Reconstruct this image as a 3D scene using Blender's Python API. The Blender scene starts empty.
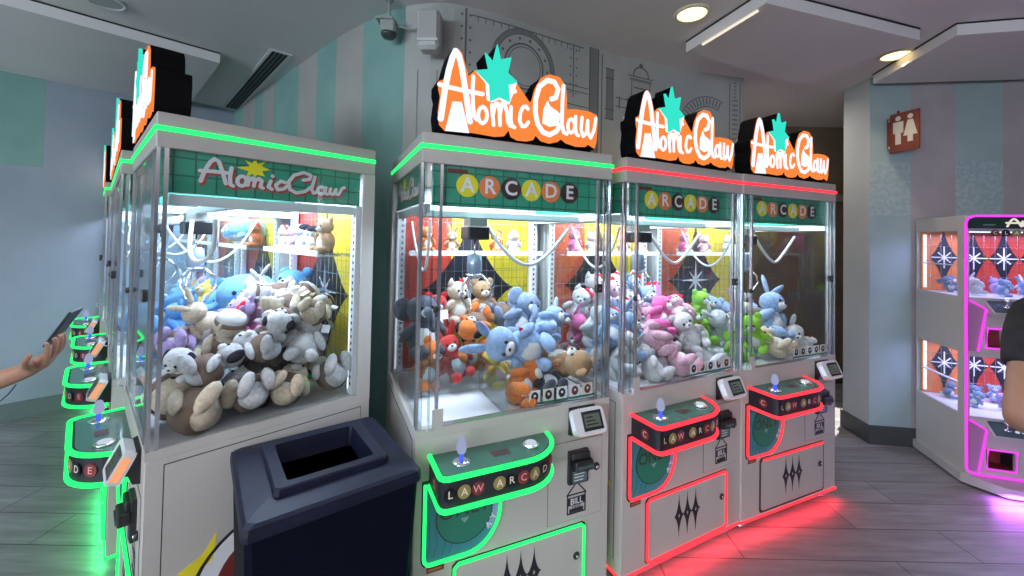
import bpy, math, random
from math import sin, cos, pi, radians as rad
from mathutils import Vector, Matrix, Euler
random.seed(7)
SC = bpy.context.scene
COL = SC.collection

# ---------------------------------------------------------------- materials
MATS = {}
def mat(name, col=(.5,.5,.5), rough=.5, metal=0., emit=None, es=0., spec=.5, bump=None, coat=0., objcol=False):
    if name in MATS: return MATS[name]
    m = bpy.data.materials.new(name); m.use_nodes = True
    nt = m.node_tree; b = nt.nodes['Principled BSDF']
    b.inputs['Base Color'].default_value = (*col, 1); b.inputs['Roughness'].default_value = rough
    b.inputs['Metallic'].default_value = metal; b.inputs['Specular IOR Level'].default_value = spec
    b.inputs['Coat Weight'].default_value = coat
    if emit: b.inputs['Emission Color'].default_value = (*emit, 1); b.inputs['Emission Strength'].default_value = es
    if objcol:
        oi = nt.nodes.new('ShaderNodeObjectInfo'); n0 = nt.nodes.new('ShaderNodeTexNoise'); n0.inputs['Scale'].default_value = 9; n0.inputs['Detail'].default_value = 6
        t0 = nt.nodes.new('ShaderNodeTexCoord'); nt.links.new(t0.outputs['Object'], n0.inputs['Vector'])
        r0 = nt.nodes.new('ShaderNodeValToRGB'); r0.color_ramp.elements[0].position = .3; r0.color_ramp.elements[1].position = .7
        r0.color_ramp.elements[0].color = (.66,.66,.66,1); r0.color_ramp.elements[1].color = (1,1,1,1); nt.links.new(n0.outputs['Fac'], r0.inputs[0])
        m0 = nt.nodes.new('ShaderNodeMix'); m0.data_type = 'RGBA'; m0.blend_type = 'MULTIPLY'; m0.inputs[0].default_value = 1
        nt.links.new(oi.outputs['Color'], m0.inputs[6]); nt.links.new(r0.outputs[0], m0.inputs[7]); nt.links.new(m0.outputs[2], b.inputs['Base Color'])
        b.inputs['Sheen Weight'].default_value = .25
    if bump:
        n = nt.nodes.new('ShaderNodeTexNoise'); n.inputs['Scale'].default_value = bump[0]; n.inputs['Detail'].default_value = 4
        tc = nt.nodes.new('ShaderNodeTexCoord'); nt.links.new(tc.outputs['Object'], n.inputs['Vector'])
        bp = nt.nodes.new('ShaderNodeBump'); bp.inputs['Strength'].default_value = bump[1]; bp.inputs['Distance'].default_value = bump[2]
        nt.links.new(n.outputs['Fac'], bp.inputs['Height']); nt.links.new(bp.outputs['Normal'], b.inputs['Normal'])
    MATS[name] = m
    return m

def emis(name, col=(1,1,1), es=1.):
    if name in MATS: return MATS[name]
    m = bpy.data.materials.new(name); m.use_nodes = True; nt = m.node_tree; nt.nodes.clear()
    e = nt.nodes.new('ShaderNodeEmission'); e.inputs[0].default_value = (*col, 1); e.inputs[1].default_value = es
    o = nt.nodes.new('ShaderNodeOutputMaterial'); nt.links.new(e.outputs[0], o.inputs[0]); MATS[name] = m
    return m

def glass(name, tint=(.97,.99,.99), ior=1.5, rough=0.0, gain=1.0):
    if name in MATS: return MATS[name]
    m = bpy.data.materials.new(name); m.use_nodes = True; nt = m.node_tree; nt.nodes.clear()
    t = nt.nodes.new('ShaderNodeBsdfTransparent'); t.inputs[0].default_value = (*tint, 1)
    g = nt.nodes.new('ShaderNodeBsdfGlossy'); g.inputs['Roughness'].default_value = rough
    lw_ = nt.nodes.new('ShaderNodeLayerWeight'); lw_.inputs[0].default_value = .5
    pw = nt.nodes.new('ShaderNodeMath'); pw.operation = 'POWER'; pw.inputs[1].default_value = 5; nt.links.new(lw_.outputs['Facing'], pw.inputs[0])
    f = nt.nodes.new('ShaderNodeMath'); f.operation = 'MULTIPLY_ADD'; f.inputs[1].default_value = .85; f.inputs[2].default_value = .035; nt.links.new(pw.outputs[0], f.inputs[0])
    mx = nt.nodes.new('ShaderNodeMixShader')
    ml = nt.nodes.new('ShaderNodeMath'); ml.operation = 'MULTIPLY'; ml.inputs[1].default_value = gain; ml.use_clamp = True
    nt.links.new(f.outputs[0], ml.inputs[0]); nt.links.new(ml.outputs[0], mx.inputs[0])
    nt.links.new(t.outputs[0], mx.inputs[1]); nt.links.new(g.outputs[0], mx.inputs[2])
    o = nt.nodes.new('ShaderNodeOutputMaterial'); nt.links.new(mx.outputs[0], o.inputs[0]); MATS[name] = m
    return m

def noisy(name, c1, c2, scale, rough=.6, detail=5, bump=0., stretch=(1,1,1), lo=.35, hi=.65):
    if name in MATS: return MATS[name]
    m = bpy.data.materials.new(name); m.use_nodes = True; nt = m.node_tree; b = nt.nodes['Principled BSDF']
    tc = nt.nodes.new('ShaderNodeTexCoord'); mp = nt.nodes.new('ShaderNodeMapping'); mp.inputs['Scale'].default_value = stretch
    nt.links.new(tc.outputs['Object'], mp.inputs[0])
    n = nt.nodes.new('ShaderNodeTexNoise'); n.inputs['Scale'].default_value = scale; n.inputs['Detail'].default_value = detail
    nt.links.new(mp.outputs[0], n.inputs['Vector'])
    r = nt.nodes.new('ShaderNodeValToRGB'); r.color_ramp.elements[0].position = lo; r.color_ramp.elements[1].position = hi
    r.color_ramp.elements[0].color = (*c1, 1); r.color_ramp.elements[1].color = (*c2, 1)
    nt.links.new(n.outputs['Fac'], r.inputs[0]); nt.links.new(r.outputs[0], b.inputs['Base Color'])
    b.inputs['Roughness'].default_value = rough
    if bump:
        bp = nt.nodes.new('ShaderNodeBump'); bp.inputs['Strength'].default_value = bump; bp.inputs['Distance'].default_value = .002
        nt.links.new(n.outputs['Fac'], bp.inputs['Height']); nt.links.new(bp.outputs['Normal'], b.inputs['Normal'])
    MATS[name] = m
    return m

def planks(name):
    m = bpy.data.materials.new(name); m.use_nodes = True; nt = m.node_tree; b = nt.nodes['Principled BSDF']; L = nt.links
    tc = nt.nodes.new('ShaderNodeTexCoord')
    br = nt.nodes.new('ShaderNodeTexBrick'); br.offset = .37; br.inputs['Scale'].default_value = 1.0
    br.inputs['Brick Width'].default_value = 1.22; br.inputs['Row Height'].default_value = .235
    br.inputs['Mortar Size'].default_value = .0035; br.inputs['Mortar Smooth'].default_value = .2; br.inputs['Bias'].default_value = 0
    br.inputs['Color1'].default_value = (.20,.192,.205,1); br.inputs['Color2'].default_value = (.30,.285,.30,1); br.inputs['Mortar'].default_value = (.07,.068,.072,1)
    L.new(tc.outputs['Object'], br.inputs['Vector'])
    mp = nt.nodes.new('ShaderNodeMapping'); mp.inputs['Scale'].default_value = (1.1, 9, 1); L.new(tc.outputs['Object'], mp.inputs[0])
    n = nt.nodes.new('ShaderNodeTexNoise'); n.inputs['Scale'].default_value = 2.2; n.inputs['Detail'].default_value = 7; n.inputs['Roughness'].default_value = .62
    L.new(mp.outputs[0], n.inputs['Vector'])
    r = nt.nodes.new('ShaderNodeValToRGB'); r.color_ramp.elements[0].position = .3; r.color_ramp.elements[1].position = .7
    r.color_ramp.elements[0].color = (.62,.62,.63,1); r.color_ramp.elements[1].color = (1.2,1.2,1.2,1); L.new(n.outputs['Fac'], r.inputs[0])
    mx = nt.nodes.new('ShaderNodeMix'); mx.data_type = 'RGBA'; mx.blend_type = 'MULTIPLY'; mx.inputs[0].default_value = 1
    L.new(br.outputs['Color'], mx.inputs[6]); L.new(r.outputs[0], mx.inputs[7]); L.new(mx.outputs[2], b.inputs['Base Color'])
    b.inputs['Roughness'].default_value = .42
    bp = nt.nodes.new('ShaderNodeBump'); bp.inputs['Strength'].default_value = .35; bp.inputs['Distance'].default_value = .002; bp.invert = True
    L.new(br.outputs['Fac'], bp.inputs['Height']); L.new(bp.outputs['Normal'], b.inputs['Normal'])
    MATS[name] = m
    return m

def tiles(name, c1, c2, mortar, size):
    if name in MATS: return MATS[name]
    m = bpy.data.materials.new(name); m.use_nodes = True; nt = m.node_tree; b = nt.nodes['Principled BSDF']; L = nt.links
    tc = nt.nodes.new('ShaderNodeTexCoord'); mp = nt.nodes.new('ShaderNodeMapping'); mp.inputs['Rotation'].default_value = (rad(90), 0, 0)
    L.new(tc.outputs['Object'], mp.inputs[0])
    # object coordinates: (x, z) of the face are used, so the pattern lies on upright panels facing the front
    sx = nt.nodes.new('ShaderNodeSeparateXYZ'); L.new(tc.outputs['Object'], sx.inputs[0])
    ad = nt.nodes.new('ShaderNodeMath'); ad.operation = 'ADD'; L.new(sx.outputs[0], ad.inputs[0]); L.new(sx.outputs[1], ad.inputs[1])
    cb = nt.nodes.new('ShaderNodeCombineXYZ'); L.new(ad.outputs[0], cb.inputs[0]); L.new(sx.outputs[2], cb.inputs[1])
    br = nt.nodes.new('ShaderNodeTexBrick'); br.offset = 0; br.inputs['Scale'].default_value = 1
    br.inputs['Brick Width'].default_value = size; br.inputs['Row Height'].default_value = size; br.inputs['Mortar Size'].default_value = size*.045
    br.inputs['Color1'].default_value = (*c1,1); br.inputs['Color2'].default_value = (*c2,1); br.inputs['Mortar'].default_value = (*mortar,1)
    L.new(cb.outputs[0], br.inputs['Vector']); L.new(br.outputs['Color'], b.inputs['Base Color']); b.inputs['Roughness'].default_value = .3
    MATS[name] = m
    return m

BODY = mat('painted_grey_metal', (.50,.475,.44), .42, .0, spec=.5)
HEADER = mat('header_grey_metal', (.44,.415,.395), .4, spec=.5)
WHITE = mat('white_enamel', (.80,.81,.84), .35)
ALU = mat('brushed_aluminium', (.72,.74,.76), .22, .9)
CHROME = mat('chrome', (.9,.9,.92), .08, 1.)
DARK = mat('dark_gap', (.012,.012,.014), .6)
BLACK = mat('black_plastic', (.015,.015,.018), .35)
BLACKP = mat('black_print', (.012,.012,.02), .5)
MAROON = mat('maroon_print', (.16,.02,.02), .5)
CREAM = mat('cream_print', (.78,.72,.62), .5)
NEON = {'green': emis('green_neon', (.02,.85,.135), 1.9), 'red': emis('red_neon', (.95,.035,.05), 1.9), 'magenta': emis('magenta_neon', (.72,.055,.68), 1.25)}
GLASS = glass('clear_glass')
ACRY = glass('acrylic_edge', (.80,.88,.90), 1.5, .05, 2.2)
LEDW = emis('white_led_strip', (.80,.86,1.0), 1.6)
SIGN_OR = emis('lit_orange_acrylic', (1.0,.25,.05), .95)
SIGN_WH = emis('lit_white_acrylic', (.86,.93,1.0), 1.05)
SIGN_TQ = emis('lit_turquoise_acrylic', (.04,.78,.60), .95)
TEALTILE = tiles('teal_tile_print', (.03,.30,.19), (.045,.36,.23), (.012,.12,.08), .06)
RED_T = tiles('red_tile_print', (.55,.06,.035), (.60,.07,.04), (.40,.04,.03), .055)
YEL_T = tiles('yellow_tile_print', (.80,.62,.04), (.84,.66,.05), (.60,.45,.03), .055)
TEALP = mat('teal_print', (.04,.22,.26), .4)
GREENP = mat('green_print', (.02,.17,.11), .4)
LILACP = mat('lilac_print', (.30,.35,.60), .4)
YELP = mat('yellow_print', (.86,.74,.03), .4)
ORP = mat('orange_print', (.80,.22,.06), .4)
WHP = mat('white_print', (.88,.88,.90), .4)
GOLDP = mat('gold_print', (.28,.22,.07), .4)
BROWNP = mat('dark_brown_print', (.06,.025,.025), .4)
SHADOWP = mat('brick_red_print', (.45,.06,.04), .4)

# ---------------------------------------------------------------- mesh builder
class MB:
    def __init__(s): s.v=[]; s.f=[]; s.m=[]; s.sm=[]; s.mats=[]; s.cur=0; s.X=None
    def mt(s, m):
        if m not in s.mats: s.mats.append(m)
        s.cur = s.mats.index(m); return s
    def add(s, vs, fs, smooth=False):
        o = len(s.v)
        for p in vs:
            p = Vector(p)
            if s.X is not None: p = s.X @ p
            s.v.append(tuple(p))
        for f in fs: s.f.append([i+o for i in f]); s.m.append(s.cur); s.sm.append(smooth)
        return s
    def box(s, a, b, bev=0.):
        x0,y0,z0 = [min(i,j) for i,j in zip(a,b)]; x1,y1,z1 = [max(i,j) for i,j in zip(a,b)]
        if bev <= 0:
            return s.add([(x0,y0,z0),(x1,y0,z0),(x1,y1,z0),(x0,y1,z0),(x0,y0,z1),(x1,y0,z1),(x1,y1,z1),(x0,y1,z1)],
                         [(3,2,1,0),(4,5,6,7),(0,1,5,4),(1,2,6,5),(2,3,7,6),(3,0,4,7)])
        c = bev
        poly = [(x0+c,y0),(x1-c,y0),(x1,y0+c),(x1,y1-c),(x1-c,y1),(x0+c,y1),(x0,y1-c),(x0,y0+c)]
        inn = [(min(max(x,x0+c),x1-c), min(max(y,y0+c),y1-c)) for x,y in poly]
        vs = [(x,y,z0) for x,y in inn]+[(x,y,z0+c) for x,y in poly]+[(x,y,z1-c) for x,y in poly]+[(x,y,z1) for x,y in inn]
        fs = []
        for k in range(3):
            for i in range(8):
                j=(i+1)%8; fs.append((k*8+i,k*8+j,k*8+8+j,k*8+8+i))
        # drop duplicate corners in caps
        fs.append((0,2,4,6)[::-1]); fs.append((24,26,28,30))
        fs.append(tuple(range(7,-1,-1))) ; fs.append(tuple(range(24,32)))
        fs = fs[:-4]+[tuple(range(7,-1,-1)), tuple(range(24,32))]
        return s.add(vs, fs)
    def prism(s, poly, a0, a1, plane='uz'):
        n=len(poly)
        area = sum(poly[i][0]*poly[(i+1)%n][1]-poly[(i+1)%n][0]*poly[i][1] for i in range(n))
        if area<0: poly=list(poly)[::-1]
        g = {'uz':lambda p,a:(p[0],a,p[1]), 'uv':lambda p,a:(p[0],p[1],a), 'vz':lambda p,a:(a,p[0],p[1])}[plane]
        vs=[g(p,a0) for p in poly]+[g(p,a1) for p in poly]
        fs=[tuple(range(n-1,-1,-1)), tuple(range(n,2*n))]+[(i,(i+1)%n,n+(i+1)%n,n+i) for i in range(n)]
        if plane=='uz': fs=[f[::-1] for f in fs]
        if a1<a0: fs=[f[::-1] for f in fs]
        return s.add(vs,fs)
    def disc(s, c, r, a0, a1, plane='uz', n=24, ry=None, ang=0, a_from=0, a_to=360):
        ry = ry or r
        return s.prism([(c[0]+r*cos(2*pi*k/n), c[1]+ry*sin(2*pi*k/n)) for k in range(n)], a0, a1, plane)
    def ring(s, c, r0, r1, a0, a1, plane='uz', n=32, f=0., t=360., e=1.):
        full = abs(t-f)>=359.9
        for k in range(n):
            A=rad(f+(t-f)*k/n); B=rad(f+(t-f)*(k+1)/n)
            s.prism([(c[0]+r0*cos(A),c[1]+e*r0*sin(A)),(c[0]+r1*cos(A),c[1]+e*r1*sin(A)),(c[0]+r1*cos(B),c[1]+e*r1*sin(B)),(c[0]+r0*cos(B),c[1]+e*r0*sin(B))], a0, a1, plane)
        return s
    def stroke(s, pts, w, a0, a1, plane='uz', caps=True):
        h=w/2
        for (x0,y0),(x1,y1) in zip(pts,pts[1:]):
            d=math.hypot(x1-x0,y1-y0)
            if d<1e-6: continue
            nx,ny=-(y1-y0)/d*h,(x1-x0)/d*h
            s.ep=getattr(s,'ep',0)+1; q=(s.ep%9)*2.5e-5*(1 if a1>a0 else -1)*(-1 if plane=='uz' else 1)
            s.prism([(x0+nx,y0+ny),(x0-nx,y0-ny),(x1-nx,y1-ny),(x1+nx,y1+ny)],a0+q,a1+q,plane)
        if caps:
            for i,p in enumerate(pts):
                q=(.00024+(i%5)*2e-5)*(1 if a1>a0 else -1)*(-1 if plane=='uz' else 1); s.disc(p,h,a0+q,a1+q,plane,10)
        return s
    def tube(s, pts, r, n=8, closed=False, caps=True):
        P=[Vector(p) for p in pts]; N=len(P); rr = r if isinstance(r,(list,tuple)) else [r]*N
        vs=[]; up=None
        for i in range(N):
            a=P[(i-1)%N] if (closed or i>0) else P[i]; b=P[(i+1)%N] if (closed or i<N-1) else P[i]
            t=(b-a).normalized()
            if up is None:
                up=Vector((0,0,1)) if abs(t.z)<.9 else Vector((1,0,0))
            x=t.cross(up).normalized(); y=x.cross(t).normalized(); up=y
            for k in range(n):
                q=2*pi*k/n; vs.append(P[i]+rr[i]*(x*cos(q)+y*sin(q)))
        fs=[]
        for i in range(N if closed else N-1):
            j=(i+1)%N
            for k in range(n): l=(k+1)%n; fs.append((i*n+k,i*n+l,j*n+l,j*n+k))
        if not closed and caps: fs+= [tuple(range(n-1,-1,-1)), tuple((N-1)*n+k for k in range(n))]
        return s.add(vs,fs,True)
    def sphere(s, c, r, rot=None, seg=16, rings=10, lump=0., seed=0):
        if not isinstance(r,(tuple,list)): r=(r,r,r)
        M=(rot.to_matrix() if rot is not None else Matrix.Identity(3)); c=Vector(c); vs=[]; rnd=random.Random(seed)
        ph=[rnd.uniform(0,6.28) for _ in range(6)]
        def pt(th,f):
            p=Vector((sin(th)*cos(f),sin(th)*sin(f),cos(th)))
            k=1+lump*(sin(3*p.x+ph[0])*sin(4*p.y+ph[1])+.6*sin(7*p.z+ph[2])*sin(6*p.x+ph[3])) if lump else 1
            return c+M@Vector((p.x*r[0]*k,p.y*r[1]*k,p.z*r[2]*k))
        vs.append(pt(0,0))
        for i in range(1,rings):
            for j in range(seg): vs.append(pt(pi*i/rings,2*pi*j/seg))
        vs.append(pt(pi,0)); fs=[]
        for j in range(seg):
            k=(j+1)%seg; fs.append((0,1+j,1+k))
            for i in range(rings-2): a=1+i*seg; fs.append((a+j,a+seg+j,a+seg+k,a+k))
            a=1+(rings-2)*seg; fs.append((a+j,len(vs)-1,a+k))
        return s.add(vs,fs,True)
    def lathe(s, prof, c=(0,0,0), n=20, smooth=True):
        c=Vector(c); vs=[]; fs=[]; N=len(prof)
        for r,z in prof:
            for k in range(n): q=2*pi*k/n; vs.append(c+Vector((r*cos(q),r*sin(q),z)))
        for i in range(N-1):
            for k in range(n): l=(k+1)%n; fs.append((i*n+k,i*n+l,(i+1)*n+l,(i+1)*n+k))
        fs+=[tuple(range(n-1,-1,-1)), tuple((N-1)*n+k for k in range(n))]
        return s.add(vs,fs,smooth)
    def text(s, txt, size, M, bold=.0, depth=.001):
        vs,fs=text_geo(txt,bold); 
        keep=s.X
        T=(keep @ M) if keep is not None else M
        s.X=T; s.add([(x*size,y*size,depth) for x,y in vs],fs); s.X=keep
        return s
    def mesh(s, name):
        me=bpy.data.meshes.new(name); me.from_pydata(s.v,[],s.f)
        for m in s.mats: me.materials.append(m)
        for i,p in enumerate(me.polygons): p.material_index=s.m[i]; p.use_smooth=s.sm[i]
        me.update(); return me

TG={}
def text_geo(txt,bold=0.):
    k=(txt,bold)
    if k in TG: return TG[k]
    cu=bpy.data.curves.new('lettering','FONT'); cu.body=txt; cu.size=1; cu.align_x='CENTER'; cu.align_y='CENTER'; cu.offset=bold; cu.resolution_u=4
    o=bpy.data.objects.new('lettering',cu); COL.objects.link(o); bpy.context.view_layer.update()
    me=bpy.data.meshes.new_from_object(o.evaluated_get(bpy.context.evaluated_depsgraph_get()))
    vs=[(v.co.x,v.co.y) for v in me.vertices]; fs=[tuple(p.vertices) for p in me.polygons]
    bpy.data.objects.remove(o); bpy.data.curves.remove(cu); bpy.data.meshes.remove(me)
    TG[k]=(vs,fs); return TG[k]
def front_M(u,z,v,ang=0):   # lettering upright on a face looking to -v
    return Matrix.Translation((u,v,z)) @ Matrix.Rotation(rad(90),4,'X') @ Matrix.Rotation(rad(ang),4,'Z')

CACHE={}
def part(name, parent, fn, key=None, label=None, color=None):
    k = key or name
    if k not in CACHE:
        b=MB(); fn(b); CACHE[k]=b.mesh(name)
    o=bpy.data.objects.new(name, CACHE[k]); COL.objects.link(o)
    if parent: o.parent=parent
    if label: o['label']=label
    if color: o.color=(*color,1)
    return o
def obj(name, b, parent=None):
    o=bpy.data.objects.new(name, b.mesh(name)); COL.objects.link(o)
    if parent: o.parent=parent
    return o
def empty(name, loc=(0,0,0), rz=0):
    o=bpy.data.objects.new(name,None); o.empty_display_size=.1; COL.objects.link(o); o.location=loc; o.rotation_euler=(0,0,rz); return o
def tag(o,label,cat,group=None):
    o['label']=label; o['category']=cat
    if group: o['group']=group
    return o
def struct(o): o['kind']='structure'; return o
def copy_tree(o,parent=None):
    c=o.copy(); COL.objects.link(c); c.parent=parent
    for ch in o.children: copy_tree(ch,c)
    return c
ART={'strokes':[[(.065,2.052),(.071,2.098),(.079,2.168),(.092,2.24),(.105,2.292),(.117,2.319),(.13,2.304),(.142,2.264),(.154,2.202),(.167,2.133),(.177,2.071),(.18,2.057)],[(.057,2.18),(.093,2.176),(.151,2.173),(.23,2.172)],[(.19,2.234),(.188,2.18),(.191,2.123),(.196,2.081),(.207,2.068)],[(.25,2.092),(.248,2.076),(.241,2.063),(.232,2.057),(.223,2.06),(.216,2.071),(.213,2.087),(.215,2.103),(.222,2.116),(.231,2.122),(.24,2.119),(.247,2.108),(.25,2.092)],[(.269,2.135),(.273,2.099),(.278,2.056)],[(.275,2.099),(.284,2.143),(.296,2.145),(.303,2.111),(.306,2.06)],[(.305,2.104),(.314,2.149),(.326,2.147),(.335,2.115),(.339,2.079),(.35,2.063)],[(.352,2.14),(.352,2.088),(.359,2.063),(.37,2.059)],[(.368,2.208),(.369,2.205)],[(.429,2.143),(.42,2.152),(.407,2.149),(.395,2.124),(.392,2.09),(.403,2.068),(.418,2.07),(.432,2.089)],[(.538,2.202),(.56,2.211),(.571,2.25),(.551,2.277),(.517,2.278),(.48,2.245),(.464,2.19),(.463,2.134),(.475,2.088),(.501,2.056),(.533,2.049),(.565,2.068),(.583,2.095)],[(.597,2.269),(.593,2.196),(.592,2.103),(.601,2.069),(.617,2.064)],[(.657,2.103),(.655,2.088),(.649,2.076),(.64,2.071),(.631,2.074),(.624,2.084),(.622,2.099),(.624,2.114),(.63,2.126),(.639,2.131),(.648,2.128),(.654,2.118),(.657,2.103)],[(.661,2.145),(.661,2.091),(.668,2.066),(.678,2.064)],[(.694,2.146),(.69,2.091),(.702,2.063),(.718,2.08),(.724,2.136),(.725,2.084),(.741,2.061),(.758,2.096),(.768,2.153)]],
'sil':[(.052,2.195),(.073,2.207),(.088,2.274),(.101,2.319),(.116,2.336),(.137,2.328),(.152,2.287),(.168,2.237),(.19,2.26),(.239,2.246),(.317,2.275),(.374,2.247),(.408,2.209),(.434,2.179),(.442,2.171),(.45,2.188),(.463,2.238),(.493,2.289),(.532,2.31),(.581,2.307),(.611,2.278),(.62,2.229),(.622,2.173),(.667,2.18),(.737,2.18),(.777,2.169),(.784,2.137),(.778,2.047),(.768,2.014),(.753,2.021),(.735,2.028),(.718,2.016),(.671,2.012),(.62,2.021),(.595,2.036),(.578,2.022),(.538,2.01),(.498,2.016),(.471,2.037),(.459,2.016),(.429,2.007),(.384,2.006),(.354,2.017),(.344,2.043),(.323,2.016),(.283,2.009),(.192,2.013),(.08,2.007),(.058,2.027),(.052,2.074),(.059,2.137),(.052,2.163)],
'afill':[(.109,2.124),(.152,2.128),(.184,2.012),(.083,2.009)],
'cfill':[(.52,2.193),(.535,2.17),(.568,2.155),(.583,2.145),(.577,2.096),(.533,2.083),(.498,2.094),(.502,2.154)],
'star':[(.287,2.381),(.303,2.323),(.349,2.34),(.335,2.275),(.378,2.245),(.338,2.226),(.345,2.158),(.299,2.17),(.261,2.147),(.255,2.213),(.197,2.259),(.253,2.274),(.237,2.337),(.27,2.307)],
'side':[[(.122,1.787),(.128,1.81),(.137,1.835),(.148,1.858),(.16,1.87),(.172,1.863),(.183,1.832),(.195,1.786)],[(.119,1.823),(.154,1.825),(.199,1.825)],[(.211,1.845),(.207,1.812),(.209,1.785),(.217,1.78)],[(.259,1.803),(.257,1.793),(.252,1.786),(.245,1.783),(.238,1.784),(.232,1.79),(.23,1.799),(.232,1.809),(.237,1.816),(.244,1.819),(.251,1.818),(.257,1.812),(.259,1.803)],[(.266,1.816),(.263,1.788)],[(.264,1.803),(.279,1.817),(.287,1.81),(.283,1.787)],[(.284,1.806),(.3,1.817),(.309,1.809),(.305,1.786),(.314,1.782)],[(.34,1.812),(.332,1.789),(.344,1.781)],[(.345,1.833),(.346,1.831)],[(.391,1.812),(.375,1.816),(.357,1.798),(.366,1.781),(.387,1.787),(.402,1.803)],[(.457,1.829),(.482,1.836),(.487,1.853),(.459,1.861),(.422,1.845),(.403,1.816),(.408,1.787),(.433,1.775),(.465,1.784),(.491,1.806)],[(.503,1.848),(.491,1.796),(.5,1.78),(.515,1.788)],[(.545,1.796),(.543,1.789),(.538,1.782),(.53,1.78),(.523,1.781),(.517,1.786),(.515,1.793),(.517,1.801),(.522,1.807),(.53,1.81),(.537,1.809),(.543,1.804),(.545,1.796)],[(.549,1.809),(.544,1.785),(.556,1.781)],[(.569,1.806),(.563,1.786),(.579,1.782),(.592,1.806),(.589,1.786),(.604,1.784),(.617,1.811),(.628,1.817)]],
'sstar':[(.286,1.891),(.293,1.872),(.321,1.886),(.307,1.865),(.339,1.854),(.308,1.846),(.32,1.826),(.292,1.831),(.287,1.818),(.278,1.832),(.257,1.818),(.264,1.84),(.225,1.85),(.267,1.859),(.253,1.88),(.275,1.871)]}
ART['halo']=[(0.203, 2.254), (0.24, 2.219), (0.248, 2.152), (0.269, 2.146), (0.3, 2.162), (0.344, 2.148), (0.355, 2.179), (0.365, 2.202), (0.376, 2.243), (0.338, 2.226), (0.299, 2.184), (0.255, 2.213)]

# ---------------------------------------------------------------- claw machine, local frame: u right, v back, z up, origin front left foot of the front
W, D, H = .87, .762, 2.0
SILL = .90
TRAY = [(.055,0),(.055,-.135),(.058,-.150),(.066,-.160),(.080,-.165),(.375,-.165)]+[(.375+.172*sin(rad(a)),-.165*cos(rad(a))) for a in range(10,91,10)]
PRIZE = [(.04,.70),(.04,.435),(.043,.421),(.051,.411),(.064,.407),(.20,.407)]+[(.20+.14*sin(rad(a)),.562-.155*cos(rad(a))) for a in range(10,91,10)]+[(.34,.70)]
def along(path, s):
    for (a,b),(c,d) in zip(path,path[1:]):
        L=math.hypot(c-a,d-b)
        if s<=L: return a+(c-a)*s/L, b+(d-b)*s/L, math.atan2(d-b,c-a)
        s-=L
    return c,d,math.atan2(d-b,c-a)
def grow(poly,k):
    cx=sum(p[0] for p in poly)/len(poly); cy=sum(p[1] for p in poly)/len(poly)
    return [(x+(k if x>cx else -k)*min(1,abs(x-cx)*12), y+(k if y>cy else -k)*min(1,abs(y-cy)*12)) for x,y in poly]
def star4(cx,cz,w,h,n=6,p=2.2):
    P=[(cx,cz+h)]
    out=[]
    for q in range(4):
        for k in range(n):
            t=k/n
            a,b=[((0,1),(1,0)),((1,0),(0,-1)),((0,-1),(-1,0)),((-1,0),(0,1))][q]
            # concave arc between two tips
            x=a[0]*(1-t)**p+b[0]*t**p; y=a[1]*(1-t)**p+b[1]*t**p
            out.append((cx+w*x,cz+h*y))
    return out

def f_cabinet(b):
    b.mt(BODY).box((0,0,.065),(W,D,SILL-.03),.003)
    b.mt(BODY).box((0,0,SILL-.03),(W,.03,SILL)); b.box((0,D-.05,SILL-.03),(W,D,SILL)); b.box((0,.03,SILL-.03),(.03,D-.05,SILL)); b.box((W-.03,.03,SILL-.03),(W,D-.05,SILL))
def f_side_panel(right):
    def f(b):
        x=W-.0015 if right else -.0015
        b.mt(DARK).box((x,.048,.12),(x+.003,.722,.848)); x=W if right else -.003
        b.mt(BODY).box((x,.051,.123),(x+.003,.719,.845))
    return f
def f_side_art(sgn):
    def f(b):
        X=Matrix.Identity(4) if sgn==0 else Matrix.Translation((W,0,0))@Matrix.Scale(-1,4,(1,0,0))
        b.X=X; x=-.0036
        b.mt(BLACKP).ring((.40,.36),.262,.275,x-.0012,x,'vz',40,e=.80)
        b.mt(WHP).prism([(.40+.262*cos(rad(a)),.36+.21*sin(rad(a))) for a in range(0,360,9)],x-.0008,x,'vz')
        b.mt(MAROON).prism([(.40+.20*cos(rad(a)),.36+.155*sin(rad(a))) for a in range(0,360,9)],x-.0014,x,'vz')
        b.mt(CREAM).stroke([(.24,.28),(.42,.43),(.56,.46)],.016,x-.002,x,'vz')
        b.mt(YELP).prism([(.06,.455),(.16,.50),(.20,.56),(.19,.47),(.14,.44)],x-.0010,x,'vz')
        b.X=None
    return f
def f_header(b):
    b.mt(HEADER).box((0,0,1.885),(W,D,H),.003)
def f_prize_floor(b):
    b.mt(WHITE).box((.03,.03,SILL-.035),(W-.03,D-.05,SILL-.01))
def f_neon_header(col):
    def f(b):
        b.mt(NEON[col]).box((-.004,-.005,1.939),(W+.004,.0,1.955)); b.box((-.005,-.005,1.939),(0,D,1.955)); b.box((W,-.005,1.939),(W+.005,D,1.955))
    return f
def f_neon_base(col):
    def f(b):
        b.mt(NEON[col]).box((-.004,-.006,.055),(W+.004,.004,.067)); b.box((-.005,-.006,.055),(0,D,.067)); b.box((W,-.006,.055),(W+.005,D,.067))
    return f
def f_front_post(x,sg):
    def f(b):
        b.mt(ALU).box((x,0.002,SILL),(x+sg*.010,.012,1.885)); b.mt(ACRY).box((x+sg*.010,0.003,SILL),(x+sg*.022,.011,1.885)); b.mt(ALU).box((x,.022,SILL),(x+sg*.008,.034,1.885))
    return f
def f_back_post(x,sg):
    def f(b): b.mt(BODY).box((x,D-.055,SILL),(x+sg*.02,D,1.885))
    return f
def f_side_glass(x):
    def f(b): b.mt(GLASS).box((x,.036,SILL),(x+.005,D-.056,1.885))
    return f
def f_door_glass(b): b.mt(GLASS).box((.083,.006,SILL+.002),(.79,.011,1.884))
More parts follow.
